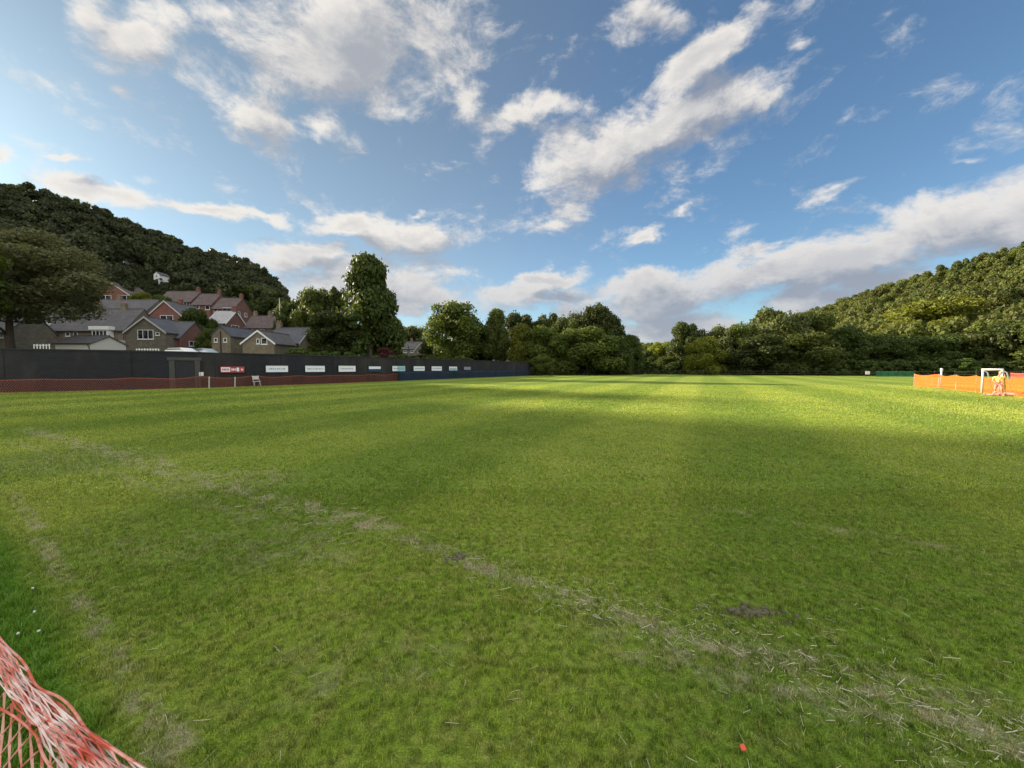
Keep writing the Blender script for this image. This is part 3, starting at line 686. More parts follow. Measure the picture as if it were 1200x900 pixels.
# ------------------------------------------------------------------ plastic barrier nets
def netmat(name, c1, c2, rough=.45, trans=.15):
    m, nt, out, g = newmat(name); pos = N(nt, 'ShaderNodeNewGeometry').outputs['Position']
    c = g.mix(g.ss(g.noise(pos, 14, 4, .6), .38, .62), c1, c2)
    p = N(nt, 'ShaderNodeBsdfPrincipled'); g.put(p.inputs['Base Color'], c); p.inputs['Roughness'].default_value = rough
    t = N(nt, 'ShaderNodeBsdfTranslucent'); g.put(t.inputs[0], c); mx = N(nt, 'ShaderNodeMixShader'); mx.inputs[0].default_value = trans
    nt.links.new(p.outputs[0], mx.inputs[1]); nt.links.new(t.outputs[0], mx.inputs[2]); nt.links.new(mx.outputs[0], out.inputs[0]); return m
M['net_orange'] = netmat('orange_net', (.66, .12, .012), (.72, .19, .03), .5, .25)
M['net_red'] = netmat('shade_red_net', (.24, .055, .03), (.32, .09, .05), .5, .3)  # shade at the wall foot is put into this darker red
M['net_blue'] = netmat('blue_net', (.02, .04, .085), (.03, .06, .11), .5, .3)
M['stake'] = mat('pale_stake', (.40, .37, .32), .6, .2, 5); M['whitepost'] = mat('white_post', (.58, .58, .57), .4, .05, 5, .05)
def far_net(name, pts, h, cell, width, m, label, cat, sag=.06, solid=.5, stakes=4.0, group=None, smat=None, hz0=.02):
    """real diamond mesh: two families of flat strands, top and bottom cords, stakes"""
    pts = resample(pts, .5); cum = np.array([0]+list(np.cumsum([(b-a).length for a, b in zip(pts[:-1], pts[1:])])))
    X = np.array([p.x for p in pts]); Yy = np.array([p.y for p in pts]); L = cum[-1]
    root = empty(name, tuple(pts[0]), 0, label, cat, group); ox, oy = pts[0].x, pts[0].y
    def pos(u, v):
        u = np.clip(u, 0, L); x = np.interp(u, cum, X); y = np.interp(u, cum, Yy)
        hh = h*(1-sag*np.abs(np.sin(u*math.pi/stakes))*2)-.03*np.sin(u*1.9)
        z = hz0+v*hh; side = .05*np.sin(u*2.3+v*3)+.03*np.sin(u*5.1)
        return np.stack([x-ox+side*.7, y-oy+side*.7, z], -1)
    V = []; Fq = []
    nx = int(L/cell); nv = max(4, int(round(h/cell)))
    for fam in (0, 1):
        i = np.arange(nx)[:, None]; j = np.arange(nv)[None, :]
        ii = np.broadcast_to(i, (nx, nv)).ravel(); jj = np.broadcast_to(j, (nx, nv)).ravel()
        odd = (jj % 2)
        if fam == 0: u0 = (ii+.5*odd); u1 = u0+.5
        else: u0 = (ii+.5*odd); u1 = u0-.5
        a = pos(u0*cell, jj/nv); b = pos(u1*cell, (jj+1)/nv)
        wd = np.array([[0, 0, 1]])*width/2
        q = np.stack([a-wd, b-wd, b+wd, a+wd], 1).reshape(-1, 3); base = sum(len(v) for v in V)
        V.append(q); Fq.append(np.arange(len(q)).reshape(-1, 4)+base)
    for vv in (0, 1):
        u = np.linspace(0, L, int(L/.25)+1); a = pos(u, vv); wd = np.array([[0, 0, 1]])*width*.9; base = sum(len(v) for v in V)
        q = np.concatenate([a-wd, a+wd]); n = len(u); V.append(q); k = np.arange(n-1); Fq.append(np.stack([k, k+1, k+1+n, k+n], 1)+base)
    link('net', npmesh('net', np.concatenate(V), np.concatenate(Fq)), m, root)
    for s in np.arange(0, L, stakes):
        x = float(np.interp(s, cum, X))-ox; y = float(np.interp(s, cum, Yy))-oy; mb = MB(); lean = random.uniform(-.06, .06)
        mb.tube([(x, y, -.05), (x+lean, y+lean*.5, h+.1)], .018, 6); mb.build('stake', smat or M['frame'], root)
    return root
def base_line(px0, px1, d):   # a line in front of the wall
    pts = [on_wall(p)[0] for p in np.linspace(px0, px1, 24)]
    return [p-(Vector((-(on_wall(px0)[1]).y, (on_wall(px0)[1]).x, 0)))*0+Vector((on_wall(q_)[1].y, -on_wall(q_)[1].x, 0))*d for p, q_ in zip(pts, np.linspace(px0, px1, 24))]
far_net('barrier_net', base_line(-60, 462, .55), .88, .11, .032, M['net_red'], 'red plastic barrier net in shade-darkened colour along the foot of the dark wall', 'barrier net')
far_net('barrier_net', base_line(464, 628, .55), 1.15, .16, .10, M['net_blue'], 'dark blue barrier net along the far half of the wall', 'barrier net')
OR = [gp(1071, 452.6), gp(1102, 454.8), gp(1150, 460.2), gp(1200, 466.3), gp(1260, 476), gp(1330, 492)]
far_net('barrier_net', OR, 1.02, .09, .062, M['net_orange'], 'bright orange plastic barrier net sagging behind the small goal', 'barrier net', .05, stakes=3.2, smat=M['stake'])
RB = [at(1184, HOR, 60), at(1215, HOR, 57), at(1280, HOR, 52)]; RB = [Vector((p.x, p.y, 0)) for p in RB]
M['net_scarlet'] = netmat('scarlet_net', (.6, .06, .03), (.7, .12, .06), .5, .3)
far_net('barrier_net', RB, .80, .14, .08, M['net_scarlet'], 'short red barrier net far behind the orange one at the right edge', 'barrier net', .04)
GB = [at(1027, HOR, 74), at(1072, HOR, 72)]; GB = [Vector((p.x, p.y, 0)) for p in GB]
M['net_green'] = netmat('green_net', (.01, .14, .06), (.02, .2, .09), .5, .3)
far_net('barrier_net', GB, .95, .14, .08, M['net_green'], 'low green net beyond the left end of the orange barrier', 'barrier net', .04)
# low dark rail fence at the feet of the far trees
rf = empty('rail_fence', (0, 0, 0), 0, 'low dark post-and-rail fence along the foot of the far trees', 'fence')
fp = [at(px, HOR, Y) for px, Y in ((640, 88), (760, 93), (880, 84), (1010, 78), (1120, 71), (1200, 65), (1300, 60))]; fp = resample([Vector((p.x, p.y, 0)) for p in fp], 2.4)
rf.location = fp[0]; M['rail'] = mat('dark_timber', (.035, .03, .025), .85, .3, 4)
for zr in (.45, .95):
    mb = MB(); mb.tube([p-fp[0]+Vector((0, 0, zr)) for p in fp], .045, 5); mb.build('rail', M['rail'], rf)
for p in fp:
    mb = MB(); q = p-fp[0]; mb.box(q.x-.05, q.x+.05, q.y+.05, q.y+.15, -.1, 1.15); mb.build('post', M['rail'], rf)
# white notice board by the trees
p = at(1017, HOR, 72); o = empty('notice_board', (p.x, p.y, 0), 0, 'small white board on two legs below the trees, left of the green net', 'sign')
mb = MB(); mb.box(-.42, .42, -.02, .02, .45, 1.05); mb.build('panel', M['whitepost'], o, .01)
for s in (-.3, .3): mb = MB(); mb.box(s-.03, s+.03, .022, .07, 0, .95); mb.build('leg', M['rail'], o)
# small pale objects along the red net
q_, rz = frame_at(235, 0); n = Vector((0, 0, 0))
def front(px, d):
    p, t = on_wall(px); return p+Vector((t.y, -t.x, 0))*d, math.atan2(t.y, t.x)
p, rz = front(235, .25); o = empty('notice_sign', tuple(p), rz, 'small square white sign on a stake beside the wall door', 'sign')
mb = MB(); mb.box(-.15, .15, -.012, .012, .98, 1.28); mb.build('panel', M['whitepost'], o, .004); mb = MB(); mb.box(-.02, .02, .014, .05, 0, 1.2); mb.build('stake', M['rail'], o)
for px, d, hh, lab in ((241, .9, .85, 'short pale stake leaning on the red net, right of the square sign'), (271, .9, .8, 'short pale stake on the red net below the red and white board')):
    p, rz = front(px, d); o = empty('marker_stake', tuple(p), rz, lab, 'stake', 'pale stakes by the red net')
    mb = MB(); mb.tube([(0, 0, 0), (.03, 0, hh)], .045, 8); mb.build('shaft', M['stake'], o); mb = MB(); mb.tube([(.03, 0, hh+.002), (.032, 0, hh+.07)], [.05, .02], 8); mb.build('cap', M['whitepost'], o)
p, rz = front(294, 1.1); ch = empty('folding_chair', tuple(p), rz, 'pale folding chair in front of the red net, near the red and white board', 'chair')
M['chair'] = mat('pale_plastic', (.5, .47, .45), .5, .1, 5, .05)
for x in (-.24, .24):
    mb = MB(); mb.tube([(x, -.25, 0), (x, .12, .5), (x, .28, .95)], .022, 8); mb.build('leg', M['chair'], ch, 0, True)
    mb = MB(); mb.tube([(x*.85, .25, 0), (x*.85, -.2, .46)], .02, 8); mb.build('leg', M['chair'], ch, 0, True)
mb = MB(); mb.box(-.24, .24, -.24, .2, .44, .475); mb.build('seat', M['chair'], ch, .01)
mb = MB(); mb.box(-.22, .22, .22, .25, .62, .92); mb.build('backrest', M['chair'], ch, .01)

# ------------------------------------------------------------------ goal, post
p = gp(1150.5, 460.4); q = gp(1173, 461.5); c = (p+q)/2; Lg = (q-p).length; rz = math.atan2((q-p).y, (q-p).x)
HG = at(1150, 433, p.y).z
goal = empty('football_goal', tuple(c), rz, 'small white goal standing in front of the orange barrier', 'goal')
for s in (-1, 1):
    mb = MB(); mb.tube([(s*Lg/2, 0, 0), (s*Lg/2, 0, HG)], .052, 12); mb.build('post', M['whitepost'], goal, 0, True)
    mb = MB(); mb.tube([(s*Lg/2, .02, HG-.05), (s*Lg/2, .35, HG-.2), (s*Lg/2, .8, .04)], .03, 8); mb.build('back_stay', M['whitepost'], goal, 0, True)
mb = MB(); mb.tube([(-Lg/2-.05, 0, HG), (Lg/2+.05, 0, HG)], .058, 12); mb.build('crossbar', M['whitepost'], goal, 0, True)
mb = MB(); mb.tube([(-Lg/2, .8, .04), (Lg/2, .8, .04)], .03, 8); mb.build('ground_bar', M['whitepost'], goal, 0, True)
p = gp(1102, 454.5); o = empty('marker_post', tuple(p), 0, 'single tall white post standing at the orange barrier, left of the goal', 'post')
hp_ = at(1102, 432, p.y).z; mb = MB(); mb.tube([(0, 0, 0), (.03, 0, hp_)], .055, 12); mb.build('shaft', M['whitepost'], o, 0, True)
mb = MB(); mb.tube([(.03, 0, hp_-.22), (.03, 0, hp_+.03)], [.085, .08], 12); mb.build('cap', M['whitepost'], o)

# ------------------------------------------------------------------ people
M['skin'] = mat('skin', (.40, .23, .16), .55, .06, 8, .02); M['yellow'] = mat('yellow_cloth', (.60, .50, .14), .8, .1, 8, .1)
M['pink'] = mat('pink_cloth', (.42, .20, .17), .8, .1, 8, .1); M['hair'] = mat('dark_hair', (.035, .022, .015), .6, .3, 20, .2); M['fair'] = mat('fair_hair', (.42, .30, .14), .6, .2, 20, .2)
M['shoe'] = mat('shoe', (.3, .27, .25), .6, .1, 8, .05); M['eye'] = mat('eye', (.05, .04, .03), .3, 0, 1, 0)
def skinned(name, chains, m, parent, sub=2):
    """chains: list of [(point, radius), ...]; shared start points are merged"""
    vs = []; rd = []; es = []; idx = {}; roots = []
    for ch_ in chains:
        prev = None
        for (pt, r) in ch_:
            key = tuple(round(c, 4) for c in pt)
            if key not in idx: idx[key] = len(vs); vs.append(pt); rd.append(r)
            k = idx[key]
            if prev is not None: es.append((prev, k))
            prev = k
    me = bpy.data.meshes.new(name); me.from_pydata(vs, es, []); me.update()
    o = link(name, me, m, parent); md = o.modifiers.new('skin', 'SKIN'); md.use_smooth_shade = True
    if not me.skin_vertices: 
        bmx = bmesh.new(); bmx.from_mesh(me); bmx.verts.layers.skin.verify(); bmx.to_mesh(me); bmx.free()
    # roots: first vertex of every connected component
    par = list(range(len(vs)))
    def find(a):
        while par[a] != a: a = par[a]
        return a
    for a, b in es: par[max(find(a), find(b))] = min(find(a), find(b))
    rts = {find(i) for i in range(len(vs))}
    for i, sv in enumerate(me.skin_vertices[0].data):
        sv.radius = rd[i] if isinstance(rd[i], tuple) else (rd[i], rd[i]); sv.use_root = i in rts
    md2 = o.modifiers.new('sub', 'SUBSURF'); md2.levels = sub; md2.render_levels = sub
    return o
def hand(wrist, d, side, s=1.0):
    """palm plus five unequal, slightly curled fingers as separate chains"""
    w = Vector(wrist); d = Vector(d).normalized(); sd_ = Vector(side).normalized(); n = d.cross(sd_)
    palm = [(tuple(w), .022*s), (tuple(w+d*.045*s), (.034*s, .018*s)), (tuple(w+d*.075*s), (.034*s, .015*s))]
    out = [palm]
    for k, L in zip((-1.5, -.5, .5, 1.5), (.055, .07, .066, .05)):
        b = w+d*.07*s+sd_*k*.016*s; out.append([(tuple(b), .009*s), (tuple(b+d*L*.55*s+n*.006*s), .008*s), (tuple(b+d*L*s+n*.024*s), .0065*s)])
    b = w+d*.03*s+sd_*.03*s; out.append([(tuple(b), .010*s), (tuple(b+d*.02*s+sd_*.028*s), .009*s), (tuple(b+d*.048*s+sd_*.034*s), .0075*s)])
    return out
def head_parts(root, c, up, fwd, s, hairm, longhair=False):
    """face features and hair sit on the head at c"""
    up = Vector(up).normalized(); fwd = Vector(fwd).normalized(); side = fwd.cross(up).normalized(); c = Vector(c)
    Mh = Matrix((( side.x, fwd.x, up.x, c.x), (side.y, fwd.y, up.y, c.y), (side.z, fwd.z, up.z, c.z), (0, 0, 0, 1)))
    bmx = bmesh.new(); bmesh.ops.create_uvsphere(bmx, u_segments=20, v_segments=14, radius=1)
    for v in bmx.verts:
        f = 1.0
        x, y, z = v.co; rr = 1.1
        if y > .25 and z < .45: rr = .86               # hair stops at the brow
        if z < -.35: rr = .8 if not longhair else 1.05
        v.co = Mh @ Vector((x*.078*rr*s, y*.095*rr*s-.006*s, z*.118*rr*s+.004*s+(-.05*s if longhair and y < 0 and z < -.3 else 0)))
    me = bpy.data.meshes.new('hair'); bmx.to_mesh(me); bmx.free(); link('hair', me, hairm, root, True)
    for sx in (-1, 1):
        mb = MB(); a = Mh @ Vector((sx*.031*s, .083*s, .006*s)); b = Mh @ Vector((sx*.031*s, .092*s, .006*s)); mb.tube([a, b], [.011*s, .007*s], 8); mb.build('eye', M['eye'], root)
def body_chains(J, s):
    ch = [[(J['pelvis'], .105*s), (J['waist'], (.105*s, .08*s)), (J['chest'], (.13*s, .09*s)), (J['neckb'], .06*s), (J['neck'], .045*s), (J['jaw'], .058*s), (J['skull'], .078*s), (J['crown'], .055*s)]]
    for q in 'LR':
        ch.append([(J['chest'], (.13*s, .09*s)), (J['sh'+q], .05*s), (J['el'+q], .036*s), (J['wr'+q], .024*s)])
        ch.append([(J['pelvis'], .105*s), (J['hip'+q], .085*s), (J['kn'+q], .055*s), (J['calf'+q], .05*s), (J['an'+q], .034*s), (J['ft'+q], .032*s), (J['toe'+q], .024*s)])
    # nose, ears
    c = Vector(J['skull']); f = Vector(J['fwd']).normalized(); up = (Vector(J['crown'])-Vector(J['jaw'])).normalized(); sdv = f.cross(up).normalized()
    ch.append([(tuple(c+f*.07*s-up*.012*s), .014*s), (tuple(c+f*.098*s-up*.03*s), .010*s)])
    for k in (-1, 1): ch.append([(tuple(c+sdv*k*.07*s), .014*s), (tuple(c+sdv*k*.086*s+up*.012*s), .010*s)])
    ch.append([(tuple(c+f*.062*s-up*.062*s-sdv*.015*s), .008*s), (tuple(c+f*.062*s-up*.062*s+sdv*.015*s), .008*s)])
    return ch
def person(root, J, s, top_m, low_m, hairm, longhair=False):
    ch = body_chains(J, s)
    for q in 'LR':
        e = Vector(J['el'+q]); w = Vector(J['wr'+q]); d = (w-e).normalized(); sdv = d.cross(Vector((0.1, 0.2, 1))).normalized()
        ch += hand(tuple(w+d*.012), d, sdv, s)
    skinned('body', ch, M['skin'], root)
    c = (Vector(J['skull'])+Vector(J['crown'])*.0); head_parts(root, Vector(J['skull'])+(Vector(J['crown'])-Vector(J['jaw'])).normalized()*.015*s, Vector(J['crown'])-Vector(J['jaw']), J['fwd'], s, hairm, longhair)
    tp = [[(J['pelvis'], .118*s), (J['waist'], (.120*s, .098*s)), (J['chest'], (.145*s, .108*s)), (J['neckb'], .072*s)]]
    for q in 'LR': tp.append([(J['chest'], (.145*s, .108*s)), (J['sh'+q], .066*s), (tuple(Vector(J['sh'+q]).lerp(Vector(J['el'+q]), .75)), .056*s)])
    skinned('shirt', tp, top_m, root)
    sh = []
    for q in 'LR': sh.append([(J['pelvis'], .122*s), (J['hip'+q], .1*s), (tuple(Vector(J['hip'+q]).lerp(Vector(J['kn'+q]), .72)), .083*s)])
    skinned('shorts', sh, low_m, root)
    for q in 'LR':
        a = Vector(J['an'+q]); f_ = Vector(J['ft'+q]); t = Vector(J['toe'+q])
        skinned('shoe', [[(tuple(a), .042*s), (tuple(f_), .044*s), (tuple(t+(t-f_)*.3), .034*s)]], M['shoe'], root)
# child in yellow, leaning on the right-hand post
pc = gp(1167.3, 463.2); rzc = math.atan2(-pc.x, pc.y)   # local +y points away from the camera
ch1 = empty('person', tuple(pc), rzc, 'person in yellow top and pink shorts leaning on the right post of the goal', 'person')
s = .86
J = dict(pelvis=(.07, .02, .70), waist=(.055, .02, .83), chest=(.03, .02, .98), neckb=(.06, .02, 1.14), neck=(.085, .02, 1.19), jaw=(.11, .0, 1.25), skull=(.125, .0, 1.315), crown=(.14, .02, 1.38),
         fwd=(.55, -.8, -.15), shL=(-.10, .02, 1.09), elL=(-.16, -.04, .88), wrL=(-.05, -.14, .74), shR=(.19, .02, 1.11), elR=(.30, .0, 1.02), wrR=(.27, .02, 1.25),
         hipL=(.0, .02, .64), knL=(-.05, -.02, .36), calfL=(-.055, .02, .27), anL=(-.06, .02, .06), ftL=(-.07, -.05, .035), toeL=(-.08, -.12, .03),
         hipR=(.14, .02, .64), knR=(.2, -.12, .40), calfR=(.21, -.06, .30), anR=(.21, .06, .08), ftR=(.22, -.01, .045), toeR=(.23, -.08, .03))
person(ch1, J, s, M['yellow'], M['pink'], M['fair'])
pc = gp(1179, 464.4); ch2 = empty('person', tuple(pc), math.atan2(-pc.x, pc.y), 'dark-haired person lying on the grass beside the goal, in pinkish clothes', 'person')
J = dict(pelvis=(-.02, .0, .12), waist=(.12, .0, .12), chest=(.26, .0, .14), neckb=(.40, .0, .17), neck=(.44, -.01, .19), jaw=(.48, -.02, .20), skull=(.55, -.02, .215), crown=(.62, -.02, .22),
         fwd=(.1, -.75, .5), shL=(.35, -.13, .12), elL=(.45, -.27, .05), wrL=(.60, -.24, .05), shR=(.35, .13, .15), elR=(.22, .26, .06), wrR=(.10, .2, .05),
         hipL=(-.10, -.06, .11), knL=(-.36, -.10, .26), calfL=(-.42, -.10, .18), anL=(-.50, -.10, .05), ftL=(-.56, -.10, .045), toeL=(-.63, -.12, .04),
         hipR=(-.10, .07, .11), knR=(-.42, .10, .08), calfR=(-.52, .10, .07), anR=(-.72, .11, .05), ftR=(-.76, .11, .05), toeR=(-.80, .10, .11))
person(ch2, J, .86, M['pink'], M['pink'], M['hair'], True)
# ------------------------------------------------------------------ village houses
M['brick'] = brickmat('red_brick', (.26, .075, .05), (.20, .055, .04), (.20, .17, .15), .225, .075)
M['stone'] = brickmat('village_stone', (.27, .22, .15), (.20, .165, .115), (.12, .105, .085), .42, .18)
M['stone2'] = brickmat('grey_village_stone', (.22, .195, .15), (.165, .145, .115), (.10, .09, .08), .45, .2)
M['slate'] = brickmat('roof_slates', (.135, .128, .132), (.10, .094, .098), (.045, .045, .05), .3, .17, .25, ms=.014, rough=.6)
M['slate_blue'] = brickmat('blue_roof_slates', (.11, .116, .135), (.085, .09, .105), (.04, .045, .05), .3, .17, .25, ms=.014, rough=.6)
M['tile_brown'] = brickmat('brown_roof_tiles', (.16, .125, .12), (.12, .09, .09), (.06, .05, .05), .3, .2, .25, ms=.014)
M['tile_pale'] = brickmat('pale_roof_tiles', (.42, .41, .42), (.36, .35, .36), (.2, .2, .2), .3, .2, .15, ms=.014)
M['upvc'] = mat('white_paint', (.72, .72, .70), .4, .06, 5, .05); M['render'] = mat('cream_render', (.5, .47, .42), .85, .1, 2, .2)
M['barge'] = mat('bargeboard_paint', (.48, .45, .43), .6, .12, 4, .05); M['gutter'] = mat('gutter', (.03, .03, .032), .4, .1, 4, .05)
M['green_door'] = mat('dark_green_paint', (.012, .05, .04), .5, .15, 3, .05); M['pot'] = mat('chimney_pot', (.35, .16, .10), .8, .2, 5)
def glassmat():
    m, nt, out, g = newmat('window_glass'); p = N(nt, 'ShaderNodeBsdfPrincipled')
    pos = N(nt, 'ShaderNodeNewGeometry').outputs['Position']
    g.put(p.inputs['Base Color'], g.mix(g.ss(g.noise(pos, .9, 3), .4, .6), (.018, .02, .024), (.07, .07, .075))); p.inputs['Roughness'].default_value = .06; p.inputs['Specular IOR Level'].default_value = .8
    nt.links.new(p.outputs[0], out.inputs[0]); return m
M['glass'] = glassmat()
def window(root, x0, x1, z0, z1, y=0, bars=2, m='upvc', face='front', X=0):
    """frame with glazing bars, its pane a sub-part; built at x,z on the front face (normal -y) or on the right gable (normal +x)"""
    T = Matrix.Identity(4) if face == 'front' else Matrix.Translation((X, 0, 0)) @ Matrix.Rotation(math.pi/2, 4, 'Z')
    t = .09; mb = MB(); d0, d1 = y-.06, y+.08
    mb.box(x0, x1, d0, d1, z0, z0+t, T); mb.box(x0, x1, d0, d1, z1-t, z1, T)
    for k in range(bars+1):
        u = x0+(x1-x0)*k/bars; a = u if k == 0 else (u-t if k == bars else u-t/2); mb.box(a, a+t, d0+.002, d1-.002, z0+t, z1-t, T)
    mb.box(x0-.08, x1+.08, y-.12, y+.02, z0-.09, z0-.002, T)
    f = mb.build('window', M[m], root); mb = MB(); mb.box(x0+t*.5, x1-t*.5, y-.03, y+.03, z0+t*.5, z1-t*.5, T); mb.build('pane', M['glass'], f)
    return f
def house(label, px0, px1, Y, ye, yr, axis='x', depth=7, wall='stone', roof='slate', wins=(), gwins=(), door=None, chim=(), barge=None, over=.3, floor=None, group=None, extra=None, name='house', cat='house'):
    a = at(px0, HOR, Y); b = at(px1, HOR, Y); Wd = b.x-a.x; cx = (a.x+b.x)/2
    ze = at(px0, ye, Y).z; zr = at(px0, yr, Y+(depth/2 if axis == 'x' else 0)).z
    zb = min(hL(a.x, Y), hL(b.x, Y), hL(cx, Y+depth))-.4
    if floor is not None: zb = floor
    root = empty(name, (cx, Y, zb), 0, label, cat, group); he = ze-zb; hr = zr-zb; h = Wd/2
    mb = MB()
    if axis == 'x':
        v = [(-h, 0, 0), (-h, depth, 0), (h, depth, 0), (h, 0, 0), (-h, 0, he), (-h, depth, he), (h, depth, he), (h, 0, he), (-h, depth/2, hr-.02), (h, depth/2, hr-.02)]
        f = [(0, 3, 7, 4), (1, 5, 6, 2), (0, 4, 8, 5, 1), (3, 2, 6, 9, 7), (0, 1, 2, 3)]
    else:
        v = [(-h, 0, 0), (-h, depth, 0), (h, depth, 0), (h, 0, 0), (-h, 0, he), (-h, depth, he), (h, depth, he), (h, 0, he), (0, 0, hr-.02), (0, depth, hr-.02)]
        f = [(0, 3, 7, 8, 4), (1, 5, 9, 6, 2), (0, 4, 5, 1), (3, 2, 6, 7), (0, 1, 2, 3)]
    mb.add(v, f); mb.build('wall', M[wall], root)
    # roof: two slabs meeting at the ridge, with overhang
    t = .16; mb = MB(); e = over
    if axis == 'x':
        sl = (hr-he)/(depth/2); ez = he-sl*e
        prof = [(-e, ez), (depth/2, hr), (depth+e, ez), (depth+e, ez+t), (depth/2, hr+t), (-e, ez+t)]
        vs = [(-h-e*.6, y, z) for y, z in prof]+[(h+e*.6, y, z) for y, z in prof]
    else:
        sl = (hr-he)/h; ez = he-sl*e
        prof = [(-h-e, ez), (0, hr), (h+e, ez), (h+e, ez+t), (0, hr+t), (-h-e, ez+t)]
        vs = [(x, -e*.6, z) for x, z in prof]+[(x, depth+e*.6, z) for x, z in prof]
    mb.add(vs, [(0, 1, 4, 5), (1, 2, 3, 4), (6, 11, 10, 7), (7, 10, 9, 8)]+[(i, i+6, (i+1) % 6+6, (i+1) % 6) for i in range(6)])
    rf_ = mb.build('roof', M[roof], root)
    mb = MB()
    if axis == 'x':
        mb.tube([(-h-e*.5, depth/2, hr+t+.02), (h+e*.5, depth/2, hr+t+.02)], .09, 6); mb.build('ridge_tiles', M['tile_brown'], rf_)
        mb = MB(); mb.tube([(-h-e*.5, -e-.06, ez+.06), (h+e*.5, -e-.06, ez+.06)], .07, 6); mb.build('gutter', M['gutter'], root)
        mb = MB(); mb.tube([(h-.2, -e-.06, ez), (h-.2, -.07, ez-.4), (h-.2, -.07, 0)], .045, 6); mb.build('downpipe', M['gutter'], root)
    else:
        mb.tube([(0, -e*.5, hr+t+.02), (0, depth+e*.5, hr+t+.02)], .09, 6); mb.build('ridge_tiles', M['tile_brown'], rf_)
    if barge:
        if axis == 'y':
            for s in (-1, 1):
                mb = MB(); vs = []
                for (x, z) in ((s*(h+e), ez), (0, hr)):
                    for dz in (-.12, t+.03):
                        for yy in (-e*.6-.05, -e*.6-.004): vs.append((x, yy, z+dz))
                mb.add(vs, [(0, 1, 3, 2), (4, 6, 7, 5), (0, 4, 5, 1), (2, 3, 7, 6), (0, 2, 6, 4), (1, 5, 7, 3)]); mb.build('bargeboard', M[barge], root)
        else:
            for s0, s1 in ((-e, depth/2), (depth+e, depth/2)):
                mb = MB(); vs = []
                for (yy, z) in ((s0, ez), (s1, hr)):
                    for dz in (-.12, t+.03):
                        for xx in (h+e*.6+.004, h+e*.6+.05): vs.append((xx, yy, z+dz))
                mb.add(vs, [(0, 1, 3, 2), (4, 6, 7, 5), (0, 4, 5, 1), (2, 3, 7, 6), (0, 2, 6, 4), (1, 5, 7, 3)]); mb.build('bargeboard', M[barge], root)
    for w in wins:
        x0 = at(w[0], HOR, Y).x-cx; x1 = at(w[1], HOR, Y).x-cx; z1 = at(600, w[2], Y).z-zb; z0 = at(600, w[3], Y).z-zb
        window(root, x0, x1, z0, z1, 0, w[4] if len(w) > 4 else 2)
    for (v0, v1, z0, z1) in gwins: window(root, v0, v1, he-z1, he-z0, 0, 2, 'upvc', 'side', h)
    if door:
        x0, x1, zt, dm = door; mb = MB(); x0 = at(x0, HOR, Y).x-cx; x1 = at(x1, HOR, Y).x-cx; mb.box(x0, x1, -.06, -.004, .3, at(600, zt, Y).z-zb); d = mb.build('door', M[dm], root, .01)
        mb = MB(); mb.box(x1-.2, x1-.1, -.12, -.062, 1.3, 1.36); mb.build('handle', M['gutter'], d)
    for (u, wd) in chim:
        if axis == 'x': x, y, z = -h+u*Wd, depth/2, hr
        else: x, y, z = 0, u*depth, hr
        mb = MB(); mb.box(x-wd/2, x+wd/2, y-.35, y+.35, z-.6, z+1.1); mb.box(x-wd/2-.06, x+wd/2+.06, y-.41, y+.41, z+1.102, z+1.22)
        cobj = mb.build('chimney', M[wall], rf_)
    for (u, wd) in chim:
        if axis == 'x': x, y, z = -h+u*Wd, depth/2, hr
        else: x, y, z = 0, u*depth, hr
        for s in (-.25, .25): mb = MB(); mb.tube([(x+s*wd, y, z+1.2), (x+s*wd, y, z+1.55)], [.12, .10], 8); mb.build('chimney_pot', M['pot'], rf_)
    if extra: extra(root, cx, zb, h, he, hr)
    return root
def pxbox(root, cx, zb, Y, x0, x1, y0, y1, d0, d1, name, m, bev=0):
    mb = MB(); mb.box(at(x0, HOR, Y).x-cx, at(x1, HOR, Y).x-cx, d0, d1, at(600, y1, Y).z-zb, at(600, y0, Y).z-zb); return mb.build(name, M[m], root, bev)
def ex_dormer(root, cx, zb, h, he, hr):
    Y = 75; pxbox(root, cx, zb, Y, 29.5, 55, 377.5, 392, -.5, 1.6, 'dormer', 'upvc')
    x0 = at(33, HOR, Y).x-cx; window(root, x0, x0+.9, at(600, 390.5, Y).z-zb, at(600, 379, Y).z-zb, -.56, 1)
    x0 = at(39, HOR, Y).x-cx; window(root, x0, at(48, HOR, Y).x-cx, at(600, 390.5, Y).z-zb, at(600, 379, Y).z-zb, -.56, 2)
    pxbox(root, cx, zb, Y, 14, 38, 392.6, 412, -.14, -.004, 'brick_panel', 'brick')
house('low stone house with white dormer and red brick corner under the large spreading tree', 15, 62, 75, 387, 364, 'x', 8, 'stone2', 'slate', extra=ex_dormer, chim=((.25, .9),))
house('grey rendered house mostly hidden behind the trunk of the large spreading tree', -35, 12, 66, 388, 366, 'x', 7, 'stone2', 'slate', wins=((1, 6, 390, 396, 2),))
def ex_bay(root, cx, zb, h, he, hr):
    Y = 74; pxbox(root, cx, zb, Y, 114, 137, 383, 387.2, -1.3, 0, 'bay_roof', 'upvc', .03); pxbox(root, cx, zb, Y, 116, 135, 387.4, 396, -1.0, 0, 'bay', 'upvc')
    window(root, at(117, HOR, Y).x-cx, at(134, HOR, Y).x-cx, at(600, 395.5, Y).z-zb, at(600, 388, Y).z-zb, -1.05, 4)
    pxbox(root, cx, zb, Y, 119, 149, 399.3, 403, -1.8, -.1, 'canopy', 'upvc', .03); pxbox(root, cx, zb, Y, 121, 148, 403.3, 414, -.3, -.08, 'garage_door', 'green_door')
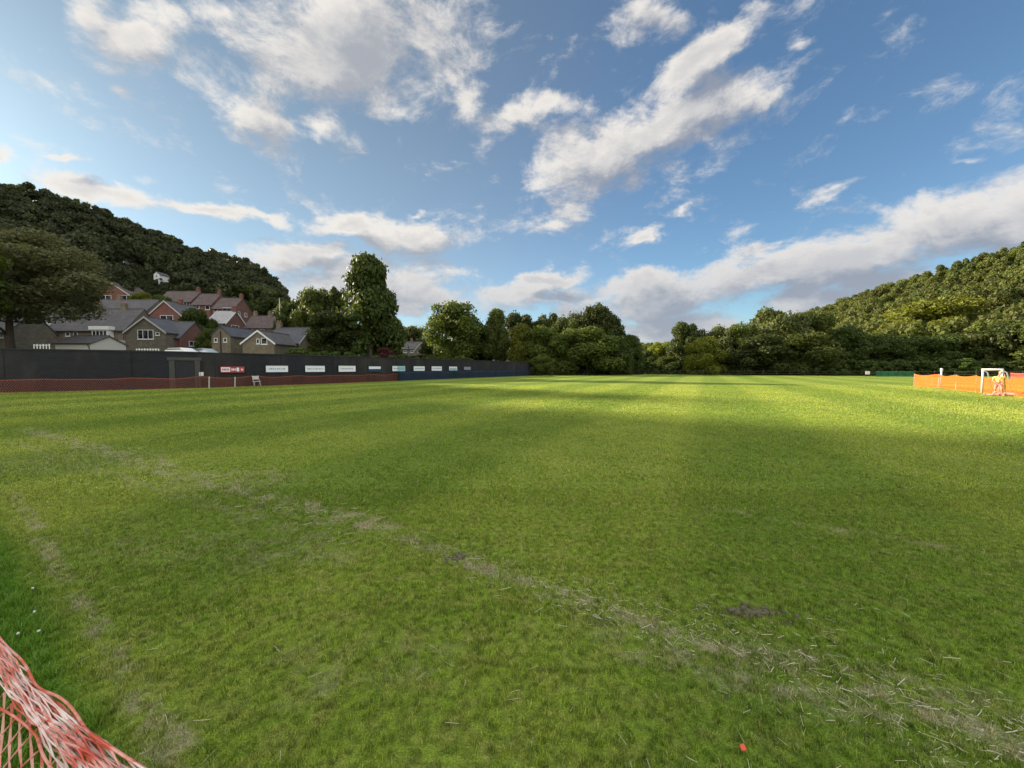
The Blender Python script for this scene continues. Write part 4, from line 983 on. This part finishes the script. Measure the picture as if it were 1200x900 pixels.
house('long stone house with white bay window and white canopy over a dark green door', 63, 148, 74, 386.5, 363, 'x', 8, 'stone', 'slate', wins=((79, 84, 389, 394, 1), (88, 93, 389, 394, 1)), extra=ex_bay, chim=((.35, .9), (.72, .9)), group=None)
house('stone gable-fronted house with a triple white window', 149, 195, 71, 389, 372, 'y', 10, 'stone2', 'slate_blue', wins=((163, 181.5, 386.5, 397.5, 3), (184, 188.5, 389.5, 393, 1)), barge='barge', over=.35)
house('red brick gable-fronted house above the stone gable house', 176, 215, 92, 370, 353, 'y', 9, 'brick', 'slate', wins=((190, 205, 369.5, 376, 2), (206, 214, 380.5, 387, 1)), gwins=((1.5, 3, .8, 2.2), (5, 6.4, .8, 2.2)), barge='barge', chim=((.5, .8),))
def ex_white(root, cx, zb, h, he, hr):
    Y = 96; pxbox(root, cx, zb, Y, 148, 175, 367, 370, -1.2, -.1, 'canopy', 'upvc', .03); pxbox(root, cx, zb, Y, 154, 172, 370.3, 375, -.5, -.08, 'porch', 'upvc')
house('wide grey-roofed house with a white porch, between the brick gable and the long stone house', 104, 172, 96, 366, 352, 'x', 8, 'stone', 'slate', extra=ex_white, chim=((.3, .9),))
house('uppermost red brick house on the left, its wide gable facing the field', 106, 160, 118, 349, 330.5, 'y', 9, 'brick', 'tile_brown', wins=((146, 158, 346, 352.5, 2), (121, 134, 346, 354, 2)), barge='barge')
for i, (x0, x1, Y, ye, yr, wn, lab) in enumerate([
  (187, 226, 122, 353.5, 342, ((192, 198, 357, 361), (218, 228-3, 354.5, 360, 2)), 'left-hand house of the brick terrace below the wood'),
  (227, 250, 119, 357, 345, ((229, 236, 356.8, 361.5, 2), (243, 248, 358, 363, 1)), 'middle house of the brick terrace below the wood'),
  (251, 276, 116, 361.5, 350, ((263, 273, 360.5, 366.5, 2), (253, 257, 362, 367, 1)), 'right-hand house of the brick terrace, lowest of its three roofs')]):
    house(lab, x0, x1, Y, ye, yr, 'x', 8, 'brick', 'tile_brown', wins=wn, gwins=((1.5, 2.7, .6, 1.8), (4.5, 5.7, .6, 1.8)), chim=((.93, .9),), group='houses of the brick terrace')
house('small brick house with a pale, almost white roof', 243, 266, 92, 378.5, 365, 'x', 7, 'brick', 'tile_pale', wins=((246, 251, 380, 386, 1), (255, 262, 380, 386, 2)), gwins=((1.8, 4.4, .2, 1.5),), barge='upvc', chim=((.97, .8),))
house('stone house with a very long dark roof, right of the pale-roofed one', 287, 330, 98, 384, 371, 'x', 7, 'stone', 'tile_brown', wins=((292, 298, 386, 391, 2), (305, 311, 386, 391, 2)), chim=((.08, .9), (.5, .9), (.97, .9)))
house('small stone gable-fronted house with a pale left bargeboard, at the right end of the village', 334, 357, 100, 386, 370.5, 'y', 8, 'stone', 'slate', wins=((343, 349, 384, 389, 2),), barge='upvc')
house('narrow stone gable-fronted house with a drainpipe down its middle', 249, 271, 68, 393, 382.5, 'y', 9, 'stone', 'slate_blue', wins=((252, 256, 396, 401, 1), (263, 267, 396, 401, 1)), extra=lambda root, cx, zb, h, he, hr: pxbox(root, cx, zb, 68, 259.4, 260.4, 388, 415, -.1, -.01, 'downpipe', 'gutter'))
house('stone house with white bargeboards on a low broad gable, in the middle of the village', 285, 322, 65, 402, 388, 'y', 10, 'stone', 'slate', wins=((301.5, 305, 397, 403, 1), (307, 314, 396, 403.5, 1)), barge='upvc')
def ex_dorm2(root, cx, zb, h, he, hr):
    Y = 72; pxbox(root, cx, zb, Y, 321.5, 335, 396, 400.6, -.45, 1.8, 'dormer', 'upvc', .02); window(root, at(323, HOR, Y).x-cx, at(334, HOR, Y).x-cx, at(600, 408, Y).z-zb, at(600, 402.4, Y).z-zb, 0, 3)
    pxbox(root, cx, zb, Y, 340, 350, 404, 416, -.09, -.01, 'garage_door', 'gutter')
house('stone house with a blue slate roof and a white half-dormer, rightmost of the front row', 311, 351, 72, 402, 385, 'x', 8, 'stone', 'slate_blue', extra=ex_dorm2, chim=((.06, .9),), barge='barge')
house('low brick lean-to building with a slate roof, right of the stone gable house', 189, 212, 73, 395.5, 378, 'x', 7, 'brick', 'slate_blue', wins=((196, 203, 399, 404, 2),), gwins=((2, 4, .5, 1.5),))
house('small distant grey-roofed house right of the very tall tree', 470, 489, 135, 409, 401, 'x', 7, 'stone2', 'slate', wins=((473, 477, 410.5, 413, 2), (481, 485, 410.5, 413, 2)), chim=((.5, .9),))
house('small distant gable-fronted house just right of the grey-roofed one', 486, 502, 128, 411, 401.5, 'y', 8, 'stone2', 'slate', wins=((490, 494, 410, 413.5, 2),), barge='barge')
house('low pale stone building glimpsed under the trees above the dark wall', 548, 603, 106, 418.5, 411, 'x', 7, 'render', 'tile_brown', wins=((553, 560, 420, 425, 2), (572, 580, 420, 425, 2), (590, 597, 420, 425, 2)))
for px, py, w, lab in ((187.5, 322, 7, 'small white cottage alone among the trees of the wooded hill'), (150, 309, 4, 'tiny pale cottage higher on the wooded hill, left of the white one')):
    Y = 171 if px > 160 else 180; pz = at(px, HOR, Y); house(lab, px-w/2, px+w/2, Y, py-.5, py-3.5, 'y', 5, 'upvc', 'slate', wins=((px-1, px+1, py+.5, py+2.5, 1),), floor=hL(pz.x, pz.y)-1.0)
# street lamp
p = at(329.5, HOR, 92); z = hL(p.x, p.y); hh = at(329.5, 350, 92).z-z
o = empty('street_lamp', (p.x, p.y, z), 0, 'thin grey street lamp rising behind the stone houses', 'lamp post'); M['galv'] = mat('galvanised_steel', (.16, .165, .17), .6, .1, 4, .05, .3)
mb = MB(); mb.tube([(0, 0, 0), (0, 0, hh*.3), (0, 0, hh)], [.16, .10, .08], 8); mb.tube([(0, 0, hh-.02), (.5, -.3, hh+.12)], [.06, .05], 6); mb.build('pole', M['galv'], o, 0, True)
mb = MB(); mb.box(.4, 1.0, -.42, -.2, hh+.06, hh+.2); mb.build('lamp_head', M['gutter'], o, .03)
# shed, railings and parked vehicles seen over the wall
sh = house('dark low shed roof with a pale edge, in front of the long stone house', 66, 108, 50, 402.5, 395, 'x', 4.5, 'render', 'slate', name='shed', cat='shed', over=.25)
def railing(x0, x1, Y, yt, lab):
    a = at(x0, yt, Y); b = at(x1, yt, Y); z0 = hL(a.x, Y)-.1; root = empty('garden_fence', (a.x, Y, z0), 0, lab, 'fence'); L = b.x-a.x; H = a.z-z0
    for zz in (H-.12, H*.45): mb = MB(); mb.box(0, L, 0, .04, zz, zz+.06); mb.build('rail', M['upvc'], root)
    n = int(L/.32)
    for i in range(n+1): mb = MB(); mb.box(i*L/n-.05, i*L/n+.05, -.03, -.002, 0, H+(.04 if i % 2 else 0)); mb.build('picket', M['upvc'], root)
railing(160, 186, 47, 408.5, 'white picket fence showing over the wall below the stone gable house')
railing(40, 58, 42, 403.5, 'white picket fence showing over the wall beside the large spreading tree')
def car(px, Y, yt, L, lab, paint):
    p = at(px, HOR, Y); z = hL(p.x, p.y); top = at(px, yt, Y).z; z = top-1.5; root = empty('parked_car', (p.x, p.y, z), R(-4), lab, 'car', 'cars parked behind the wall')
    h = L/2; w = .85
    prof = [(-h, .35), (-h, .8), (-h+.15, .95), (-h*.55, 1.02), (-h*.28, 1.45), (h*.35, 1.5), (h*.72, 1.05), (h-.05, .92), (h, .35)]
    mb = MB(); n = len(prof); vs = []
    for y, k in ((-w, .0), (-w+.06, 1), (w-.06, 1), (w, .0)):
        for (x, zz) in prof: vs.append((x*(.99 if k == 0 else 1), y*(.86 if zz > 1.1 and k == 0 else 1), zz-(.02 if k == 0 else 0)))
    fs = [(j*n+i, j*n+i+1, (j+1)*n+i+1, (j+1)*n+i) for j in range(3) for i in range(n-1)]+[(j*n+n-1, j*n, (j+1)*n, (j+1)*n+n-1) for j in range(3)]+[tuple(range(n))[::-1], tuple(range(3*n, 4*n))]
    mb.add(vs, fs); mb.build('body', M[paint], root, .02, True)
    mb = MB(); mb.box(-h*.36, h*.42, -w*.9-.02, -w*.9+.0, 1.08, 1.36); mb.build('window', M['glass'], root)
    for x in (-h*.62, h*.62):
        for y in (-w, w-.2):
            mb = MB(); mb.tube([(x, y, .32), (x, y+.2, .32)], .32, 18); t = mb.build('wheel', M['gutter'], root); mb = MB(); mb.tube([(x, y-.01 if y < 0 else y+.2, .32), (x, y-.004 if y < 0 else y+.21, .32)], .19, 12); mb.build('rim', M['galv'], t)
    for y in (-.6, .6): mb = MB(); mb.box(h-.02, h+.02, y-.14, y+.14, .68, .82); mb.build('headlight', M['upvc'], root)
car(211, 44, 407.6, 4.3, 'white car roof showing over the wall left of the round garden tree', 'upvc')
M['silver'] = mat('silver_paint', (.42, .46, .48), .3, .05, 4, 0, .5)
car(237, 46, 408.4, 4.0, 'silver car roof showing over the wall, right of the white car', 'silver')

# ------------------------------------------------------------------ grass blades, one mass, denser and finer towards the camera
def blade_patch(name, seed, size, n, h, w, hv=.5, bend=.6):
    r = np.random.default_rng(seed); x = r.uniform(-size/2, size/2, n); y = r.uniform(-size/2, size/2, n)
    # tufts
    cx = r.uniform(-size/2, size/2, max(8, n//28)); cy = r.uniform(-size/2, size/2, len(cx)); k = r.integers(0, len(cx), n); f = r.random(n) < .62; sp = w*2.6
    x = np.where(f, cx[k]+r.normal(size=n)*sp, x); y = np.where(f, cy[k]+r.normal(size=n)*sp, y)
    H = h*(1-hv+2*hv*r.random(n))*np.where(f, (.7+.75*r.random(len(cx)))[k], .7); a = r.uniform(0, 2*np.pi, n); lean = r.uniform(.15, 1.0, n)*bend
    la = a+r.normal(size=n)*.5; dx = np.cos(la)*lean*H; dy = np.sin(la)*lean*H
    wx = -np.sin(a)*w/2*r.uniform(.6, 1.3, n); wy = np.cos(a)*w/2
    z = np.zeros(n)
    P = [(x-wx, y-wy, z), (x+wx, y+wy, z), (x+dx*.35+wx*.8, y+dy*.35+wy*.8, H*.6), (x+dx*.35-wx*.8, y+dy*.35-wy*.8, H*.6), (x+dx+wx*.15, y+dy+wy*.15, H*np.sqrt(np.clip(1-lean**2*.35, .2, 1))), (x+dx-wx*.15, y+dy-wy*.15, H*np.sqrt(np.clip(1-lean**2*.35, .2, 1)))]
    V = np.stack([np.stack(p, -1) for p in P], 1).reshape(-1, 3); b = np.arange(n)[:, None]*6
    Fq = np.concatenate([b+np.array([[0, 1, 2, 3]]), b+np.array([[3, 2, 4, 5]])])
    me = npmesh(name, V, Fq); me.materials.append(M['blade']); return me
def wall_side(x, y):    # True on the field side of the wall
    az = az_of(x, y); return az > _wa[-1] or math.hypot(x, y) < rwall(az)-.3
def grass(label, rng_, size, n, h, w, y0, y1, spread=1.5, protos=3, hscale=1.0):
    pr_ = [blade_patch('grass_patch', 40+i+int(size*10), size*1.12, n, h, w) for i in range(protos)]; pts = []
    y = y0
    while y < y1:
        xm = spread*(y+size)+1.0; x = -xm
        while x < xm:
            xx = x+random.uniform(-.08, .08)*size; yy = y+random.uniform(-.08, .08)*size
            if wall_side(xx, yy): pts.append((xx, yy, -.004, random.uniform(.85, 1.15), random.choice((0, 1, 2, 3))*math.pi/2+random.uniform(-.1, .1), random.randrange(protos)))
            x += size
        y += size
    return wood('grass', label, pts, pr_, 'stuff')
grass('short mown grass blades close to the camera', RNG, .5, 5200, .019, .0034, .25, 5.0, 1.6)
grass('mown grass blades in the nearer part of the field', RNG, 1.2, 6000, .024, .0068, 5.0, 14.0, 1.5)
grass('mown grass in the middle of the field', RNG, 3.0, 6500, .032, .016, 14.0, 38.0, 1.45)
# lush uncut strip by the barrier: taller blades
A_ = Vector((*ground_pt(-20, 560), 0)); B_ = Vector((*ground_pt(175, 895), 0)); d_ = (B_-A_).normalized(); n_ = Vector((-d_.y, d_.x, 0))
lp = [blade_patch('long_grass_patch', 77+i, .3, 420, .085, .0055, .45, .8) for i in range(3)]; pts = []
s_ = -1.0
while s_ < (B_-A_).length+1.2:
    e_ = -.16
    while e_ > -2.6:
        q_ = A_+d_*s_+n_*(e_+random.uniform(-.06, .06))
        if q_.y > .15: pts.append((q_.x, q_.y, -.004, random.uniform(.6, 1.15) if e_ < -.3 else random.uniform(.45, .7), random.uniform(0, 6.28), random.randrange(3)))
        e_ -= .19
    s_ += .19
wood('grass', 'longer uncut lush grass along the foot of the near barrier net', pts, lp, 'stuff')
# dry straw clippings along the old line
M['straw'] = mat('dry_straw', (.50, .47, .33), .6, .5, 30, .1)
def straw_mesh(seed, items):
    rn = random.Random(seed); V = []; Fq = []
    for (x, y, L, a, w) in items:
        d = Vector((math.cos(a), math.sin(a), 0)); n = Vector((-d.y, d.x, 0)); z = rn.uniform(.010, .024); b = len(V); k = rn.uniform(-.05, .05)*L; sl_ = rn.uniform(-.008, .008)
        for i, t in enumerate((-.5, 0, .5)):
            c = Vector((x, y, z+sl_*t))+d*L*t+n*(k*.5 if i == 1 else 0)
            V += [tuple(c-n*w/2), tuple(c+n*w/2), tuple(c+Vector((0, 0, w*.5)))]
        for i in range(2):
            for j in range(3): Fq.append((b+i*3+j, b+i*3+(j+1) % 3, b+i*3+3+(j+1) % 3, b+i*3+3+j))
    return npmesh('straw', V, Fq)
items = []; P0 = Vector((*ground_pt(30, 503), 0)); P1 = Vector((*ground_pt(430, 617), 0)); P2 = Vector((*ground_pt(1290, 905), 0)); rn = random.Random(3)
for i in range(420):
    t = rn.random(); c = P0.lerp(P1, t); c += Vector((rn.gauss(0, .2), rn.gauss(0, .2), 0)); items.append((c.x, c.y, rn.uniform(.04, .10), rn.uniform(0, 3.14), rn.uniform(.003, .006)))
for i in range(1500):
    t = rn.random()**.62; c = P1.lerp(P2, t); sp = .06+.17*t; c += Vector((rn.gauss(0, sp), rn.gauss(0, sp), 0))
    items.append((c.x, c.y, rn.choice((.008, .012, .015, .02, .02, .03, .04, .07))*rn.uniform(.7, 1.3), rn.gauss(-.6, .9), rn.choice((.0012, .0016, .002, .0026, .0045))))
for i in range(260):
    y = rn.uniform(1.2, 4.5); x = rn.uniform(-1.35, 1.4)*y; items.append((x, y, rn.uniform(.02, .07), rn.uniform(0, 3.14), rn.uniform(.0015, .003)))
tag(link('straw', straw_mesh(5, items), M['straw']), 'dry pale grass clippings scattered along the worn line', None, None, 'stuff')
# mud clods
M['mud'] = mat('mud', (.10, .095, .055), .85, .4, 30, .8)
def clods(px, py, n, rx, ry, lab):
    c = gp(px, py); mb = MB(); rn = random.Random(px)
    for i in range(n):
        x, y = rn.gauss(0, rx), rn.gauss(0, ry); r = rn.uniform(.005, .013); ring = []
        base = len(mb.v); mb.v.append((x, y, .018+r*.9))
        for k in range(7): a = k*.8976; rr = r*rn.uniform(.8, 1.7); mb.v.append((x+math.cos(a)*rr*1.4, y+math.sin(a)*rr, .012+r*rn.uniform(.2, .55)))
        for k in range(7): a = k*.8976; mb.v.append((x+math.cos(a)*r*2.1, y+math.sin(a)*r*1.5, -.002))
        for k in range(7): k2 = (k+1) % 7; mb.f += [(base, base+1+k, base+1+k2), (base+1+k, base+8+k, base+8+k2, base+1+k2)]
    o = mb.build('mud', M['mud'], None, 0, True); o.location = (c.x, c.y, 0); tag(o, lab, None, None, 'stuff')
clods(880, 718, 42, .11, .028, 'patch of dark churned mud in the grass right of centre')
clods(536, 654, 22, .04, .03, 'small dark scuffed patch of mud on the worn line')
clods(305, 594, 7, .03, .015, 'tiny dark clod in the grass left of the worn line')
# clover heads
M['clover'] = mat('clover_white', (.55, .56, .5), .8, .1, 20, .1); M['stemg'] = mat('clover_stem', (.07, .16, .02), .7, .2, 20, 0)
def clover(px, py, lab):
    c = gp(px, py, .05); o = empty('clover_flower', (c.x, c.y, 0), 0, lab, 'flower', 'white clover flowers in the long grass')
    mb = MB(); mb.tube([(0, 0, 0), (.004, 0, .075)], .0015, 5); mb.build('stem', M['stemg'], o)
    bmx = bmesh.new(); bmesh.ops.create_icosphere(bmx, subdivisions=2, radius=.0065)
    for v in bmx.verts: v.co = v.co*(1+random.uniform(-.2, .25)); v.co.x += .004; v.co.z += .08
    me = bpy.data.meshes.new('flower_head'); bmx.to_mesh(me); bmx.free(); link('flower_head', me, M['clover'], o)
for px, py, lab in ((38, 694, 'white clover flower furthest up the long grass strip'), (45, 745, 'white clover flower, one of two side by side above the barrier net'), (21, 748, 'white clover flower nearest the left edge above the barrier net'), (40, 722, 'white clover flower in the middle of the long grass strip')): clover(px, py, lab)
# red scrap
c = gp(871, 885); M['scrap'] = mat('red_plastic', (.7, .10, .06), .4, .1, 20, .05)
mb = MB(); mb.add([(-.012, -.008, .03), (.0, -.014, .036), (.012, -.002, .030), (.006, .012, .040), (-.010, .010, .034), (-.012, -.008, .027), (.0, -.014, .033), (.012, -.002, .027), (.006, .012, .037), (-.010, .010, .031)],
 [(0, 1, 2, 3, 4), (9, 8, 7, 6, 5)]+[(i, (i+1) % 5, (i+1) % 5+5, i+5)[::-1] for i in range(5)])
o = mb.build('litter_scrap', M['scrap']); o.location = (c.x, c.y, 0); tag(o, 'small crumpled red scrap lying on the grass near the bottom edge', 'litter')
# dandelion-like dark weeds are left to the grass itself
# ------------------------------------------------------------------ near barrier net, sagging and folded over at its top
M['net_near'] = netmat('weathered_red_net', (.62, .11, .06), (.80, .40, .33), .3, .2)  # weathered red; the paler second colour paints in sky gloss
T0 = at(-75, 668, 1.13); T1 = at(3, 757, .97); T2 = at(62, 822, .83); T3 = at(120, 872, .735); T4 = at(185, 925, .66); T5 = at(300, 1010, .55)
TP = [T0+(T0-T1)*1.2, T0, T1, T2, T3, T4, T5]
def spline(P, t):
    t = max(0, min(len(P)-1.0001, t)); i = int(t); f = t-i; p0 = P[max(i-1, 0)]; p1 = P[i]; p2 = P[i+1]; p3 = P[min(i+2, len(P)-1)]
    return .5*((2*p1)+(p2-p0)*f+(2*p0-5*p1+4*p2-p3)*f*f+(3*p1-p0-3*p2+p3)*f**3)
samples = [spline(TP, i/60*(len(TP)-1)*1.0) for i in range(61)]; sc = [0]
for a, b in zip(samples[:-1], samples[1:]): sc.append(sc[-1]+(b-a).length)
NL = sc[-1]
def top_at(u):
    u = max(0, min(NL-1e-4, u)); return Vector([float(np.interp(u, sc, [s[i] for s in samples])) for i in range(3)])
def net_strands(mb, nu, nv, cu, surf, w, tk, rn):
    """diamond net: flat strands that thicken at the knots; surf(u, v) -> point, normal offset"""
    for fam in (0, 1):
        for i in range(-nv, nu+nv):
            pts = []
            for j in range(nv*2+1):
                jj = j/2; u = (i+(jj if fam == 0 else -jj))*cu
                if u < 0 or u > NL: 
                    if len(pts) > 1: ribbon(mb, pts, w, tk)
                    pts = []; continue
                pts.append((surf(u, jj/nv), abs(jj-round(jj)) < .01))
            if len(pts) > 1: ribbon(mb, pts, w, tk)
def ribbon(mb, pts, w, tk):
    b = len(mb.v); n = len(pts)
    for i, (p, knot) in enumerate(pts):
        d = (pts[min(i+1, n-1)][0]-pts[max(i-1, 0)][0]).normalized(); nr = Vector((.45, -.35, .82)); s = d.cross(nr).normalized(); nn = s.cross(d).normalized(); ww = w*(1.5 if knot else .75)
        for (a, c_) in ((-1, -1), (1, -1), (1, 1), (-1, 1)): mb.v.append(tuple(p+s*ww/2*a+nn*tk/2*c_*(1.6 if knot else 1)))
    for i in range(n-1):
        for k in range(4): mb.f.append((b+i*4+k, b+i*4+(k+1) % 4, b+i*4+4+(k+1) % 4, b+i*4+4+k))
inward = Vector((-.55, -.83, 0)).normalized()      # away from the pitch
rn = random.Random(11)
bn = empty('barrier_net', tuple(top_at(NL*.5))[:2]+(0,), 0, 'weathered red plastic barrier net with painted white glints, sagging in the near left corner', 'barrier net')
def wob(u, v, k): return Vector((math.sin(u*23+k*2.1+v*4), math.cos(u*19+k*1.3-v*3), math.sin(u*29+k*.7+v*5)))
def main_surf(u, v):
    p = top_at(u); p = p+inward*(.03+.20*v)+Vector((0, 0, -.03-v*(p.z-.06))); return p+wob(u, v, 0)*.006
mb = MB(); net_strands(mb, int(NL/.052), 14, .052, main_surf, .0034, .0014, rn); o = mb.build('net', M['net_near'], bn); o.location = -Vector(bn.location)
def fold(k, widthv, din, dz, cu, w, m):
    def sf(u, v):
        p = top_at(u); ph = u*7+k*1.9; spread = .75+.9*min(1.0, max(0, (u-NL*.45)/(NL*.4)))
        return p+inward*((din+widthv*v)*.72*spread+.004*math.sin(ph))+Vector((0, 0, dz-.012*v-.005*math.cos(ph*1.7)+.004*math.sin(v*7+u*13+k)))+wob(u, v*2, k)*.0022
    mb = MB(); net_strands(mb, int(NL/cu)+2, 4, cu, sf, w, .0016, rn); o = mb.build('folded_edge', M[m], bn); o.location = -Vector(bn.location)
M['net_glint'] = netmat('glint_net', (.80, .52, .46), (.85, .76, .70), .3, .2)  # pale strands paint white glints into the folded edge
for k, (din, wv, dz, cu, m) in enumerate(((-.002, .018, .0, .085, 'net_near'), (.005, .022, .006, .10, 'net_near'), (.012, .020, -.002, .075, 'net_glint'), (.020, .020, .004, .09, 'net_near'), (.028, .018, .0, .11, 'net_glint'), (.010, .024, -.008, .06, 'net_near'), (.0, .016, .008, .13, 'net_glint'))): fold(k, wv, din, dz, cu, .0020, m)
mb = MB(); pts_ = [top_at(u)+Vector((0, 0, .012))+wob(u, 0, 9)*.005 for u in np.linspace(0, NL, 90)]; mb.tube(pts_, .0028, 6); pts_ = [top_at(u)+inward*.05+Vector((0, 0, -.01))+wob(u, 0, 4)*.008 for u in np.linspace(0, NL, 90)]; mb.tube(pts_, .0024, 6)
o = mb.build('cord', M['net_near'], bn, 0, True); o.location = -Vector(bn.location)

# ------------------------------------------------------------------ render settings
S.view_settings.view_transform = 'Standard'; S.view_settings.look = 'None'; S.view_settings.exposure = 2.0; S.view_settings.gamma = 1
S.render.engine = 'CYCLES'; S.cycles.max_bounces = 5; S.cycles.transparent_max_bounces = 4; S.cycles.diffuse_bounces = 2
S.cycles.sample_clamp_indirect = 6
